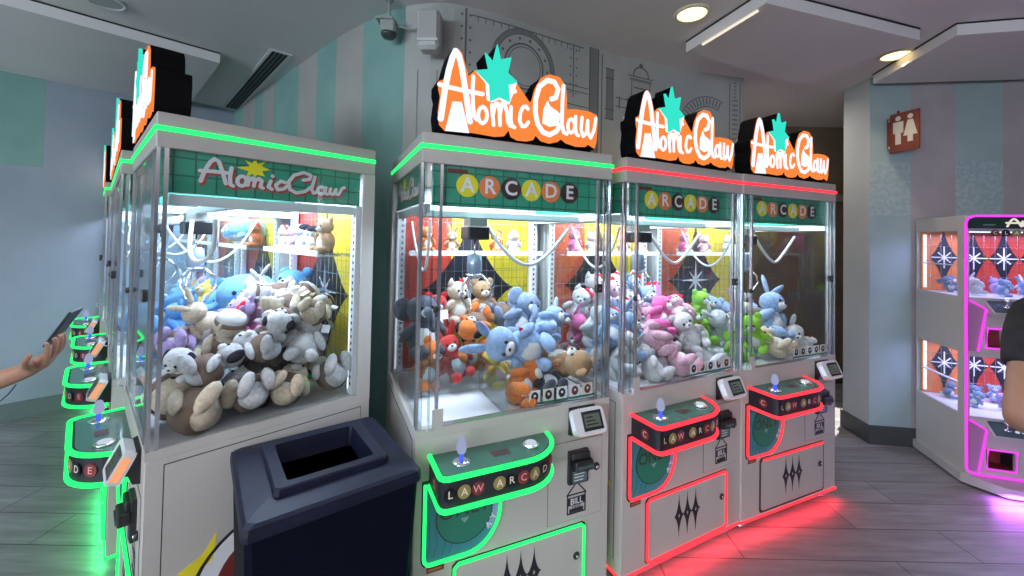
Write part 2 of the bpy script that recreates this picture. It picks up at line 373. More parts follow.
def f_fixed_glass(a,c):
    def f(b): b.mt(GLASS).box((a,.006,SILL+.002),(c,.011,1.884))
    return f
def f_door_frame(b):
    b.mt(ALU).box((.072,.0,SILL+.002),(.083,.014,1.884)); b.box((.79,.0,SILL+.002),(.802,.014,1.884)); b.box((.83,.006,SILL),(.836,.012,1.884))
    b.mt(ACRY).box((.045,.004,SILL),(.052,.012,1.884))
    b.mt(ALU).box((.083,.003,SILL),(.79,.013,SILL+.012))
def f_hinge(b):
    b.mt(BLACK).lathe([(.008,-.012),(.011,0),(.008,.012)],(.064,-.004,1.34),10)
def f_latch(b):
    b.mt(BLACK).box((.778,-.018,1.375),(.812,.0,1.415),.004); b.mt(CHROME).disc((.795,1.395),.006,-.0195,-.018,n=10)
def f_tab(b):
    b.mt(BODY).box((.060,-.004,.885),(.102,.0,.968),.001)
    b.mt(WHITE).tube([(.04,-.01,.93),(.04,-.022,.925),(.04,-.022,.905),(.04,-.008,.898)],.004,6)
def f_marquee(b):
    b.mt(TEALTILE).box((.045,.022,1.728),(.835,.027,1.885))
def f_notice(b): b.mt(MAROON).box((.105,.0185,1.858),(.185,.0215,1.874))
LET=[('A',YELP),('R',ORP),('C',BROWNP),('A',YELP),('D',ORP),('E',BROWNP)]
def f_letter(k):
    def f(b):
        c,m=LET[k]; u=.185+k*.0936
        b.mt(m).disc((u,1.812),.045,.0185,.0215,n=28); b.mt(WHP).text(c,.082,front_M(u,1.812,.0182),.022)
    return f
def f_side_marquee(x):
    def f(b): b.mt(TEALTILE).box((x,.036,1.74),(x+.004,.70,1.885))
    return f
def f_script(right):
    def f(b):
        if right: X=Matrix.Translation((W-.0178,0,0)); 
        else: X=Matrix.Translation((.0178,0,0))
        b.X=X
        sg=1 if right else -1
        def mv(v): return v if right else .74-v
        for s_ in ART['side']:
            P=[(mv(p[0]),p[1]) for p in s_]
            b.mt(SHADOWP).stroke([(p[0]+(.005 if right else -.005),p[1]-.007) for p in P],.017,0,sg*.0008,'vz')
            b.mt(WHP).stroke(P,.013,sg*.0008,sg*.0018,'vz')
        b.mt(mat('bright_yellow_print',(1.0,.90,.02),.4)).prism([(mv(p[0]),p[1]) for p in ART['sstar']],sg*.0018,sg*.0026,'vz'); b.X=None
    return f
def f_back_panel(b):
    b.mt(RED_T).box((.02,D-.035,SILL),(.33,D-.03,1.73)); b.mt(YEL_T).box((.33,D-.035,SILL),(W-.02,D-.03,1.73))
    b.mt(BODY).box((.0205,D-.028,SILL),(W-.0205,D-.001,1.885))
    b.mt(YEL_T).disc((.60,1.36),.17,D-.036,D-.0352,n=32)
    b.mt(BLACKP).prism(star4(.44,1.32,.27,.43,8,1.35),D-.039,D-.0362)
    for k in range(8):
        a=rad(k*45+90); L=.15 if k%2==0 else .095; c=(.44,1.32)
        b.mt(WHP).prism([(c[0]+L*cos(a),c[1]+L*sin(a)),(c[0]+.012*cos(a+1.2),c[1]+.012*sin(a+1.2)),(c[0]-.004*cos(a),c[1]-.004*sin(a)),(c[0]+.012*cos(a-1.2),c[1]+.012*sin(a-1.2))],D-.042,D-.0392)
def f_wire_grid(b):
    b.mt(ALU)
    for k in range(15): u=.10+k*.048; b.box((u,D-.06,SILL+.02),(u+.0022,D-.0578,1.71))
    for k in range(9): z=.97+k*.09; b.box((.08,D-.062,z),(.80,D-.06,z+.0022))
def f_led_bar(x):
    def f(b):
        b.mt(WHITE).box((x,D-.075,SILL),(x+.045,D-.05,1.74))
        b.mt(LEDW).box((x+.004,D-.077,SILL+.02),(x+.012,D-.075,1.72))
        b.mt(DARK)
        for k in range(26): z=.94+k*.03; b.box((x+.024,D-.0762,z),(x+.034,D-.0748,z+.012))
    return f
def f_shelf(b):
    b.mt(ACRY).box((.06,D-.22,1.522),(.81,D-.07,1.528)); b.mt(WHITE).box((.06,D-.225,1.515),(.81,D-.218,1.54))
    b.mt(ALU).box((.10,D-.21,1.512),(.106,D-.06,1.522)); b.box((.76,D-.21,1.512),(.766,D-.06,1.522))
def f_gantry(b):
    b.mt(WHITE).box((.03,.20,1.695),(W-.03,.235,1.725),.003); b.mt(ALU).box((.03,.20,1.690),(W-.03,.206,1.694))
    b.mt(WHITE).box((.028,.04,1.70),(.045,D-.06,1.735)); b.box((W-.045,.04,1.70),(W-.028,D-.06,1.735))
    b.mt(LEDW).box((.05,.045,1.868),(.82,.07,1.884))
def f_carriage(b):
    b.mt(BLACK).box((.235,.15,1.60),(.335,.26,1.66),.006); b.mt(mat('steel_plate',(.45,.43,.40),.4,.6)).box((.245,.16,1.66),(.325,.25,1.695))
    b.mt(CHROME).tube([(.285,.205,1.60),(.285,.205,1.53)],.004,6)
def f_claw(b):
    c=Vector((.285,.205,0))
    b.mt(mat('clear_blue_motor',(.45,.55,.72),.15,.4)).lathe([(.02,1.54),(.03,1.535),(.034,1.50),(.034,1.46),(.024,1.45),(.018,1.43)],c,16)
    b.mt(CHROME).lathe([(.030,1.452),(.040,1.45),(.040,1.444),(.030,1.44)],c,16)
def f_prong(k):
    def f(b):
        a=rad(90+120*k); d=Vector((cos(a),sin(a),0)); c=Vector((.285,.205,0))
        b.mt(CHROME).tube([c+d*.03+Vector((0,0,1.445)),c+d*.075+Vector((0,0,1.405)),c+d*.082+Vector((0,0,1.36)),c+d*.05+Vector((0,0,1.31)),c+d*.022+Vector((0,0,1.29))],[.006,.006,.006,.005,.004],6)
    return f
def f_hose(b):
    P=[]
    for i in range(15):
        t=i/14; P.append((.335+t*.42,.18-.02*sin(t*6),1.66-.185*4*t*(1-t)*(1-.15*t)))
    b.mt(mat('white_hose',(.78,.78,.80),.4)).tube(P,.0085,8)
    P=[]
    for i in range(13):
        t=i/12; P.append((.06+.02*sin(t*3),.10+t*.40,1.68-.22*4*t*(1-t)))
    b.tube(P,.006,6)
def f_chute(b):
    b.mt(ACRY).box((.365,.02,SILL-.01),(.37,.33,1.055)); b.box((.03,.33,SILL-.01),(.37,.335,1.055))
def f_strip_cards(b):
    cols=[(WHP,BLACKP),(CREAM,BLACKP),(WHP,BLACKP),(WHP,MAROON),(CREAM,MAROON)]
    for k,(m,n) in enumerate(cols):
        u=.47+k*.066; 
        b.mt(GREENP).box((u-.004,.014,.915),(u+.06,.016,.925))
        b.mt(m).box((u,.013,.925),(u+.052,.015,.975)); b.mt(n).disc((u+.026,.95),.017,.0122,.013,n=12,ry=.020); b.mt(m).disc((u+.026,.953),.006,.0118,.0122,n=8)

def f_tray(b):
    b.mt(BLACKP).prism([(u,v+ (0.0 if v==0 else 0)) for u,v in TRAY],.695,.797,'uv')
    b.mt(mat('green_console_print',(.03,.13,.09),.25,coat=.4)).prism([(.065,0),(.065,-.135),(.08,-.152),(.375,-.152)]+[(.375+.160*sin(rad(a)),-.152*cos(rad(a))) for a in range(10,91,10)],.797,.8015,'uv')
    b.mt(BROWNP).prism([(.27,-.06),(.27,-.10),(.34,-.10),(.34,-.06)],.8015,.8025,'uv')
    b.mt(GREENP).prism([(u,v) for u,v in TRAY],.690,.695,'uv')
def f_tray_neon(col,z):
    def f(b): b.mt(NEON[col]).tube([(u,v-(.004 if v<0 else 0),z) for u,v in TRAY],.0092,8)
    return f
TL=[('C',MAROON,.085),('L',BLACKP,.185),('A',GOLDP,.235),('W',MAROON,.285),('A',GOLDP,.365),('R',BLACKP,.412),('C',MAROON,.460),('A',GOLDP,.508),('D',BLACKP,.560),('E',MAROON,.615)]
def f_tray_letter(k):
    def f(b):
        c,m,s=TL[k]; u,v,a=along(TRAY,s)
        X=Matrix.Translation((u,v,.744))@Matrix.Rotation(a,4,'Z'); b.X=X
        b.mt(m if m is not BLACKP else mat('black_disc',(.004,.004,.004),.3)).disc((0,0),.0235,-.0022,-.0002,n=20); b.mt(CREAM if m is not MAROON else mat('pink_print',(.75,.35,.35),.5)).text(c,.036,front_M(0,0,-.0026),.012); b.X=None
    return f
def f_joy(b):
    c=(.150,-.085,.8015)
    b.mt(CHROME).lathe([(.034,0),(.033,.004),(.020,.007),(.008,.009)],c,24)
    b.mt(emis('blue_lit_shaft',(.05,.10,1.0),1.4)).lathe([(.009,.008),(.008,.03)],c,12)
    b.mt(emis('pale_lit_knob',(.55,.62,.95),.55)).lathe([(.006,.03),(.014,.034),(.018,.045),(.0185,.058),(.014,.068),(.015,.074),(.010,.084),(.003,.088)],c,16)
def f_button(b):
    c=(.435,-.075,.8015)
    b.mt(CHROME).lathe([(.032,0),(.031,.008),(.024,.010)],c,24); b.mt(emis('pale_lit_button',(.75,.85,1.0),.7)).lathe([(.022,.009),(.021,.014),(.008,.015),(.002,.015)],c,20)
def f_prize(b):
    b.mt(BLACKP).prism(grow(PRIZE,.011),-.003,0); b.mt(TEALP).prism(PRIZE,-.005,-.003)
    for k in range(4): b.mt(mat('teal_line',(.02,.12,.15),.4)).stroke([(.045+.03*k,.425),(.06+.03*k,.47),(.058+.02*k,.56)],.003,-.0056,-.005,caps=False)
    b.mt(LILACP).ring((.195,.562),.112,.138,-.0062,-.005,n=26,f=-40,t=75)
    b.mt(TEALP).ring((.195,.562),.112,.138,-.006,-.005,n=16,f=-95,t=-40)
    b.mt(BLACKP).disc((.195,.562),.113,-.0066,-.005,n=32); b.mt(GREENP).disc((.195,.562),.109,-.0074,-.0066,n=32)
    b.mt(mat('faint_maroon',(.05,.03,.025),.5)).text('ONLY',.075,front_M(.195,.578,-.0076),.008)
    b.mt(mat('grey_print',(.25,.38,.34),.5)).prism([(.178,.545),(.212,.545),(.195,.524)],-.0078,-.0074)
    b.mt(WHP).text('A',.034,front_M(.292,.492,-.0068,40),.014); b.text('Y',.034,front_M(.312,.520,-.0068,58),.014)
def f_prize_neon(col):
    def f(b): b.mt(NEON[col]).tube([(u,-.009,z) for u,z in PRIZE],.0068,8)
    return f
def f_prize_label(b): b.mt(MAROON).box((.052,-.002,.372),(.118,0,.392)); b.mt(GOLDP).box((.06,-.0026,.379),(.11,-.002,.385))
DOORP=[(.157,.097),(.169,.085),(.727,.085),(.739,.097),(.739,.367),(.727,.377),(.173,.377),(.157,.363)]
def f_sdoor(b):
    b.mt(DARK).prism(grow(DOORP,.008),-.002,0); b.mt(BODY).prism(grow(DOORP,-.004),-.005,-.002)
def f_sdoor_neon(full,col):
    def f(b):
        b.mt(NEON[col])
        if full: b.tube([(u,-.008,z) for u,z in DOORP],.0062,8,closed=True)
        else: b.tube([(.175,-.008,.375),(.73,-.008,.375)],.0062,8)
    return f
def f_emblem(b):
    for u in (.375,.436,.497):
        b.mt(BLACKP).prism(star4(u,.243,.034,.103,6,1.6),-.0062,-.005); b.mt(HEADER).prism([(u,.253),(u+.006,.243),(u,.233),(u-.006,.243)],-.0068,-.0062)
def f_lock(u,z):
    def f(b):
        b.X=Matrix.Translation((u,-.002,z))@Matrix.Rotation(rad(90),4,'X')
        b.mt(BLACK).lathe([(.016,0),(.016,.008),(.012,.011)],(0,0,0),16); b.mt(CHROME).lathe([(.007,.010),(.006,.014)],(0,0,0),12); b.X=None
    return f
def f_billpanel(b):
    a=[(.558,.405),(.832,.405),(.832,.742),(.558,.742)]
    b.mt(mat('seam_grey',(.10,.095,.09),.6)).prism(a,-.0012,0); b.mt(BODY).prism(grow(a,-.0022),-.0026,-.0012)
def f_acceptor(b):
    b.mt(BLACK).box((.650,-.020,.562),(.752,-.002,.705),.004); b.box((.664,-.052,.628),(.756,-.02,.672),.005); b.box((.655,-.034,.672),(.750,-.018,.700),.004)
    b.mt(mat('smoky_plastic',(.06,.09,.09),.2)).box((.670,-.056,.640),(.750,-.050,.655))
    b.mt(mat('teal_grey_plate',(.10,.15,.15),.4)).box((.668,-.0225,.572),(.738,-.0195,.620)); b.mt(WHP)
    for k in range(3): b.box((.676,-.0232,.580+.013*k),(.720+.004*k,-.0225,.583+.013*k))
def f_sticker(b):
    b.mt(BLACKP).stroke([(.652,.512),(.700,.562),(.748,.512),(.652,.512)],.006,-.0036,-.0026); b.stroke([(.655,.512),(.655,.432),(.745,.432),(.745,.512)],.006,-.0036,-.0026)
    b.box((.655,-.0034,.466),(.745,-.0026,.500)); b.box((.665,-.0034,.436),(.735,-.0026,.452)); b.mt(WHP).text('BILL',.036,front_M(.700,.482,-.0037),.008)
    b.mt(BLACKP).text('HERE',.02,front_M(.700,.459,-.0037),.004)
def f_reader(b):
    b.mt(BLACK).prism([(0,.770),(-.02,.775),(-.045,.84),(-.025,.875),(0,.885)],.655,.785,'vz')
    b.X=Matrix.Translation((.722,-.036,.832))@Matrix.Rotation(rad(-26),4,'X')
    P=[]
    for (x,z,a0) in ((.055,.031,0),(-.055,.031,90),(-.055,-.031,180),(.055,-.031,270)):
        for a in (0,30,60,90): P.append((x+.022*cos(rad(a0+a)),z+.022*sin(rad(a0+a))))
    b.mt(mat('satin_silver_shell',(.85,.85,.86),.22,.15)).prism(P,-.030,.004); b.X=None
def f_screen(b):
    b.X=Matrix.Translation((.722,-.036,.832))@Matrix.Rotation(rad(-26),4,'X')
    b.mt(BLACK).box((-.038,-.0325,-.038),(.062,-.0302,.038),.001); b.mt(emis('dim_reader_screen',(.16,.20,.17),.5)).box((-.028,-.0335,-.026),(.050,-.0326,.026)); b.mt(BLACKP)
    for k in range(3): b.box((-.02,-.0340,-.017+.014*k),(.038-.012*k,-.0336,-.012+.014*k))
    b.X=None
def f_reader_light(b):
    b.X=Matrix.Translation((.722,-.036,.832))@Matrix.Rotation(rad(-26),4,'X')
    b.mt(emis('warm_reader_light',(1.0,.42,.20),.9)).box((-.052,-.028,-.0545),(.052,-.006,-.0525)); b.mt(emis('cool_reader_light',(.7,.8,1.),.9)).box((-.0785,-.028,-.028),(-.0768,-.006,.028)); b.mt(emis('warm_reader_light')).box((.0768,-.028,-.036),(.0788,-.004,.036)); b.X=None
def f_foot(u,v):
    def f(b): b.mt(CHROME).lathe([(.028,0),(.030,.006),(.012,.014),(.009,.018),(.009,.068)],(u,v,0),14)
    return f
def f_sign_box(b):
    b.mt(mat('black_sign_return',(.003,.003,.004),.8,spec=.08)).prism(ART['sil'],.0,.10); b.prism(ART['star'],.0,.10)
    b.box((.07,.02,1.998),(.76,.08,2.03)); b.mt(WHITE).box((.07,.098,2.215),(.42,.101,2.225))
def f_sign_face(b):
    b.mt(SIGN_OR).prism(grow(ART['sil'],-.003),-.006,0)
def f_sign_letters(b):
    b.mt(SIGN_WH).prism([(p[0]-(.006 if p[0]>.12 else 0),p[1]) for p in ART['afill']],-.0085,-.006); b.prism(ART['halo'],-.0095,-.006); b.prism(ART['cfill'],-.0085,-.006)
    for i,s_ in enumerate(ART['strokes']): b.stroke(s_, .0225 if i in (0,) else (.0205 if i==10 else (.0145 if i not in (1,11) else .016)), -.010,-.006)
def f_sign_star(b): b.mt(SIGN_TQ).prism(ART['star'],-.013,-.0)

def machine(label, loc, rz, col, full_neon=True, group='claw machines', guard=True):
    t=empty('claw_machine',loc,rz); tag(t,label,'claw machine',group)
    P=lambda n,f,key=None,parent=t,lab=None: part(n,parent,f,key or n+'|m',lab)
    cab=P('cabinet',f_cabinet); 
    for q in (0,1): spn=P('side_panel',f_side_panel(q),'spn%d'%q); P('side_art',f_side_art(q),'sar%d'%q,spn,'round retro decal low on the flank')
    P('prize_floor',f_prize_floor,parent=cab)
    hd=P('header',f_header); P('light_strip',f_neon_header(col),'hn'+col,hd,col+' light strip round the header'); P('base_light_strip',f_neon_base(col),'bn'+col,cab,col+' light strip along the foot')
    for x,s in ((0,1),(W,-1)):
        P('front_post',f_front_post(x,s),'fp%g'%x); P('back_post',f_back_post(x,s),'bp%g'%x)
    P('side_glass',f_side_glass(.008),'sg0'); P('side_glass',f_side_glass(W-.013),'sg1')
    P('fixed_glass',f_fixed_glass(.024,.072),'fg0'); P('fixed_glass',f_fixed_glass(.802,W-.024),'fg1')
    dr=P('glass_door',f_door_glass); P('door_frame',f_door_frame,parent=dr); P('hinge',f_hinge,parent=dr); P('latch',f_latch,parent=dr); P('lock_tab',f_tab,parent=dr); P('display_card_strip',f_strip_cards,parent=dr)
    mq=P('marquee_band',f_marquee); P('notice_label',f_notice,parent=mq)
    for k in range(6): P('letter_disc',f_letter(k),'ld%d'%k,mq)
    for x,r in ((.018,False),(W-.022,True)):
        s_=P('side_marquee',f_side_marquee(x),'sm%g'%x); P('script_lettering',f_script(r),'sl%d'%r,s_)
    bp=P('back_panel',f_back_panel); P('wire_grid',f_wire_grid,parent=bp); P('light_bar',f_led_bar(.022),'lb0',bp); P('light_bar',f_led_bar(W-.067),'lb1',bp)
    P('display_shelf',f_shelf)
    g=P('gantry',f_gantry); P('carriage',f_carriage,parent=g); P('hose',f_hose,parent=g)
    c=P('claw',f_claw)
    for k in range(3): P('prong',f_prong(k),'pr%d'%k,c)
    if guard: P('chute_guard',f_chute)
    tr=P('control_tray',f_tray); P('light_tube',f_tray_neon(col,.799),'t1'+col,tr); P('light_tube',f_tray_neon(col,.692),'t2'+col,tr)
    for k in range(10): P('letter_disc',f_tray_letter(k),'tl%d'%k,tr)
    P('joystick',f_joy); P('push_button',f_button)
    pz=P('prize_flap',f_prize); P('light_tube',f_prize_neon(col),'pn'+col,pz); P('small_label',f_prize_label,parent=pz)
    sd=P('service_door',f_sdoor); P('light_tube',f_sdoor_neon(full_neon,col),'sn%s%d'%(col,full_neon),sd); P('star_emblem',f_emblem,parent=sd); P('lock',f_lock(.702,.25),'lk1',sd)
    bl=P('bill_panel',f_billpanel); P('bill_acceptor',f_acceptor,parent=bl); P('lock',f_lock(.800,.61),'lk2',bl); P('bill_sticker',f_sticker,parent=bl)
    rd=P('card_reader',f_reader); P('screen',f_screen,parent=rd); P('glow_edge',f_reader_light,parent=rd)
    for u,v in ((.07,.06),(.80,.06),(.07,.70),(.80,.70)): P('foot',f_foot(u,v),'ft%g%g'%(u,v))
    sg=P('top_sign',f_sign_box); P('lit_face',f_sign_face,parent=sg); P('script_lettering',f_sign_letters,'sls',sg); P('atomic_star',f_sign_star,parent=sg)
    return t

# ---------------------------------------------------------------- plush toys
FUR = mat('plush_fur', (.8,.8,.8), .95, spec=.15, bump=(60,.6,.01), objcol=True)
FURW = mat('white_plush', (.78,.77,.76), .95, spec=.15, bump=(60,.6,.01))
EYE = mat('black_bead', (.01,.01,.01), .15)
VEST = mat('brown_felt', (.17,.115,.085), .9, spec=.1)
DARKF = mat('dark_felt', (.025,.022,.03), .9, spec=.1)
REDF = mat('red_felt', (.62,.02,.03), .85, spec=.1)
PINKF = mat('pink_felt', (.85,.30,.42), .9, spec=.1)
YELF = mat('yellow_felt', (.85,.55,.05), .9, spec=.1)
def E3(x,y,z): return Euler((rad(x),rad(y),rad(z)))
def pl_parts(kind):
    """name, shape, coloured?, parent name ; unit toy: about 2.1 high, sitting, face to -y"""
    F=[]
    def a(n,f,par=None): F.append((n,f,par))
    if kind!='seal':
        a('body',lambda b:b.mt(FUR).sphere((0,.02,-.28),(.52,.47,.60),None,18,12,.04,1))
        a('belly_patch',lambda b:b.mt(FURW).sphere((0,-.14,-.30),(.38,.36,.45),None,14,10,.02,2))
        a('head',lambda b:b.mt(FUR).sphere((0,-.06,.58),(.50,.46,.44),None,18,12,.03,3))
        a('arm',lambda b:b.mt(FUR).sphere((-.52,-.18,-.08),(.17,.18,.38),E3(25,35,0),12,9,.04,4)); a('arm',lambda b:b.mt(FUR).sphere((.52,-.18,-.08),(.17,.18,.38),E3(25,-35,0),12,9,.04,5))
        a('leg',lambda b:b.mt(FUR).sphere((-.33,-.48,-.70),(.21,.42,.21),E3(0,0,18),12,9,.04,6)); a('leg',lambda b:b.mt(FUR).sphere((.33,-.48,-.70),(.21,.42,.21),E3(0,0,-18),12,9,.04,7))
        a('eye',lambda b:b.mt(EYE).sphere((-.17,-.485,.62),(.055,.04,.065),None,8,6),'head'); a('eye',lambda b:b.mt(EYE).sphere((.17,-.485,.62),(.055,.04,.065),None,8,6),'head')
        if kind!='chick':
            a('muzzle',lambda b:(b.mt(FURW).sphere((0,-.46,.46),(.21,.16,.15),None,12,8),b.mt(EYE).sphere((0,-.60,.52),(.06,.04,.04),None,8,6)))
    if kind=='bear':
        for s in (-1,1): a('ear',lambda b,s=s:b.mt(FUR).sphere((s*.38,.0,.96),(.19,.09,.19),None,12,8))
    if kind=='rabbit':
        a('ear',lambda b:b.mt(FUR).sphere((-.26,.10,1.28),(.14,.08,.46),E3(-12,-14,0),12,9)); a('ear',lambda b:b.mt(FUR).sphere((.34,.02,1.18),(.14,.08,.44),E3(25,32,0),12,9))
        a('tail',lambda b:b.mt(FURW).sphere((0,.55,-.6),.17,None,10,8,.05,3))
    if kind=='cat':
        for s in (-1,1): a('ear',lambda b,s=s:b.mt(FUR).lathe([(.19,-.08),(.12,.10),(.02,.26)],(s*.32,-.02,.92),10))
        a('bow',lambda b:(b.mt(REDF).sphere((.16,-.12,.99),(.17,.09,.13),E3(0,20,0),10,7),b.sphere((.44,-.12,.87),(.17,.09,.13),E3(0,50,0),10,7),b.sphere((.30,-.17,.93),.07,None,8,6)))
    if kind=='puppy':
        for s in (-1,1): a('ear',lambda b,s=s:b.mt(DARKF).sphere((s*.47,-.02,.60),(.10,.20,.36),E3(0,s*-14,0),12,8))
        a('vest',lambda b:b.mt(VEST).lathe([(.50,-.56),(.565,-.40),(.575,-.22),(.52,.00),(.44,.12)],(0,.02,0),20))
    if kind=='capped':
        for s in (-1,1): a('ear',lambda b,s=s:b.mt(FUR).sphere((s*.46,.0,.72),(.15,.08,.15),None,10,8))
        a('cap',lambda b:(b.mt(VEST).lathe([(.50,.70),(.51,.78),(.49,.86)],(0,-.04,0),20),b.mt(FURW).lathe([(.49,.86),(.44,1.0),(.28,1.12),(.05,1.16)],(0,-.04,0),20),[b.mt(FURW).sphere((.05*cos(q)*1.3,-.55,.78+.05*sin(q)*1.3),.042,None,7,5) for q in (0,1.26,2.5,3.77,5.03)]))
        a('vest',lambda b:b.mt(VEST).lathe([(.50,-.60),(.565,-.42),(.575,-.22),(.52,.00),(.44,.12)],(0,.02,0),20))
    if kind=='cow':
        a('dark_patch',lambda b:(b.mt(DARKF).sphere((.16,-.02,.72),(.38,.46,.33),None,12,9),b.sphere((-.3,.15,-.2),(.28,.36,.36),None,12,9)))
        for s in (-1,1): a('ear',lambda b,s=s:b.mt(DARKF).sphere((s*.52,.0,.72),(.22,.08,.12),E3(0,s*20,0),10,8))
    if kind=='elephant':
        for s in (-1,1): a('ear',lambda b,s=s:b.mt(FUR).sphere((s*.58,.08,.62),(.30,.08,.36),E3(0,0,s*20),12,9))
        a('trunk',lambda b:b.mt(FUR).tube([(0,-.42,.5),(0,-.66,.40),(0,-.78,.16),(0,-.74,-.02),(0,-.86,-.06)],[.17,.14,.12,.10,.09],10))
    if kind=='chick':
        a('beak',lambda b:b.mt(YELF).lathe([(.14,0),(.10,.10),(.02,.20)],(0,0,0),10) if False else b.mt(YELF).sphere((0,-.54,.52),(.17,.16,.08),None,10,7))
        a('tuft',lambda b:b.mt(FUR).sphere((0,-.02,1.06),(.10,.10,.17),E3(20,0,0),8,6))
    if kind=='seal':
        a('body',lambda b:b.mt(FUR).sphere((0,.1,0),(.80,.92,.62),None,20,14,.04,1))
        a('belly_patch',lambda b:b.mt(FURW).sphere((0,.02,-.14),(.66,.80,.52),None,16,10))
        a('flipper',lambda b:b.mt(FUR).sphere((-.80,-.15,-.25),(.34,.20,.09),E3(0,-25,20),12,8)); a('flipper',lambda b:b.mt(FUR).sphere((.80,-.15,-.25),(.34,.20,.09),E3(0,25,-20),12,8))
        a('tail',lambda b:b.mt(FUR).sphere((0,1.05,.05),(.34,.26,.09),E3(25,0,0),12,8))
        a('eye',lambda b:b.mt(EYE).sphere((-.26,-.76,.16),(.06,.04,.07),None,8,6),'body'); a('eye',lambda b:b.mt(EYE).sphere((.26,-.76,.16),(.06,.04,.07),None,8,6),'body')
        a('muzzle',lambda b:(b.mt(FURW).sphere((0,-.80,.02),(.20,.10,.12),None,10,8),b.mt(EYE).sphere((0,-.90,.07),(.05,.03,.035),None,8,6)))
    a('hang_tag',lambda b:b.mt(WHP).box((.50,-.30,.20),(.78,-.29,.50)) if kind in('capped','cow','elephant') else b.mt(REDF).box((.50,-.30,.10),(.60,-.29,.22)))
    return F
PLP={}
NOUN={'bear':'bear','rabbit':'rabbit','cat':'cat','puppy':'puppy','capped':'bear cub','cow':'dog','elephant':'elephant','chick':'chick','seal':'seal'}
PROTO={}
def plush(kind, colname, col, loc, rot, size, label, group, tags=True):
    if kind not in PROTO:
        t=empty('plush_'+NOUN[kind].replace(' ','_')); made={}
        for i,(n,f,par) in enumerate(pl_parts(kind)):
            o=part(n, made.get(par,t) if par else t, f, 'pl_%s_%d'%(kind,i)); made.setdefault(n,o)
        PROTO[kind]=t; t['free']=True
    p=PROTO[kind]
    if p.get('free'): t=p; del t['free']
    else: t=copy_tree(p)
    t.location=loc; t.rotation_euler=rot; t.scale=(size,)*3
    for c in [t]+list(t.children_recursive): c.color=(*col,1)
    tag(t,label,'plush toy',group)
    return t
PC={'white':(.80,.79,.80),'cream':(.72,.60,.44),'pale pink':(.82,.48,.58),'hot pink':(.85,.16,.42),'lilac':(.56,.42,.78),'sky blue':(.16,.42,.80),'pale blue':(.36,.52,.80),'yellow':(.88,.66,.10),
    'orange':(.80,.22,.04),'red':(.62,.035,.03),'brown':(.28,.13,.06),'dark grey':(.07,.08,.11),'grey blue':(.24,.32,.46),'lime green':(.36,.75,.05),'dark brown':(.07,.045,.035),'tan':(.50,.30,.15),'teal':(.05,.42,.42)}
ORD=['first','second','third','fourth','fifth','sixth','seventh','eighth','ninth','tenth','eleventh','twelfth','thirteenth','fourteenth','fifteenth','sixteenth','seventeenth','eighteenth','nineteenth','twentieth']+['twenty-'+x for x in ('first','second','third','fourth','fifth','sixth','seventh','eighth','ninth')]
def heap(mname, loc, rz, n, spec, seed, bias=.28, ubias=0., umin=.05, extra=(), cap=None, chute=True):
    rnd=random.Random(seed); S=[]; M=Matrix.Translation(loc)@Matrix.Rotation(rz,4,'Z')
    for e_ in extra: S.append(list(e_))
    for i in range(n):
        best=None
        for _ in range(90):
            u=rnd.uniform(umin+.045,W-.115); v=rnd.uniform(.10,D-.17)
            k,c,r=spec(u,v,rnd)
            if chute and u<.37+r and v<.335+r*.9: continue
            u=min(max(u,.03+r*1.2),W-.03-r*1.2); v=min(max(v,.03+r*1.22),D-.085-r*1.05)
            z=SILL-.01+r*.85
            for s in S:
                d=math.hypot(u-s[0],v-s[1]); R=(r+s[3])*.80
                if d<R: z=max(z,s[2]+math.sqrt(R*R-d*d))
            if cap and z>cap(u,v): continue
            sc=z-bias*v-ubias*(1-u)
            if best is None or sc<best[0]: best=(sc,[u,v,z,r,k,c])
        if best and best[1][2]<1.33: S.append(best[1])
    rows={}
    for s in S:
        v=s[1]; row='front' if v<.25 else ('middle' if v<.46 else 'back'); rows.setdefault(row,[]).append(s)
    for row,L in rows.items():
        L.sort(key=lambda s:s[0])
        for i,s in enumerate(L):
            u,v,z,r,k,c=s[:6]
            if k in('puppy','capped','cow') and rnd.random()<.75: rot=Euler((rad(rnd.uniform(-100,-60)),rnd.uniform(-.5,.5),rz+rnd.uniform(-3.1,3.1)))
            else: rot=Euler((rnd.uniform(-.9,.6),rnd.uniform(-.8,.8),rz+rnd.uniform(-1.2,1.2)))
            look={'puppy':'plush puppy with brown vest','capped':'plush cub with brown cap','cow':'plush dog with dark patches'}.get(k,'plush '+NOUN[k])
            if len(s)>6: rot=Euler((rad(s[6][0]),rad(s[6][1]),rz+rad(s[6][2])))
            lab='%s %s, %s from joystick side, %s row, %s'%(c,look,ORD[i],row,mname)
            plush(k,c,PC[c],M@Vector((u,v,z)),rot,r/.74,lab,'plush prizes heaped in the claw machines')
def shelf_row(mname, loc, rz, items, z=1.528, v=D-.145):
    M=Matrix.Translation(loc)@Matrix.Rotation(rz,4,'Z')
    for i,(u,k,c,r) in enumerate(items):
        lab='%s plush %s, %s from joystick side, raised shelf, %s'%(c,NOUN[k],ORD[i],mname)
        plush(k,c,PC[c],M@Vector((u,v,z+r*.95)),Euler((0,0,rz+.25*(-1)**i)),r/.92,lab,'plush prizes on the raised shelves')

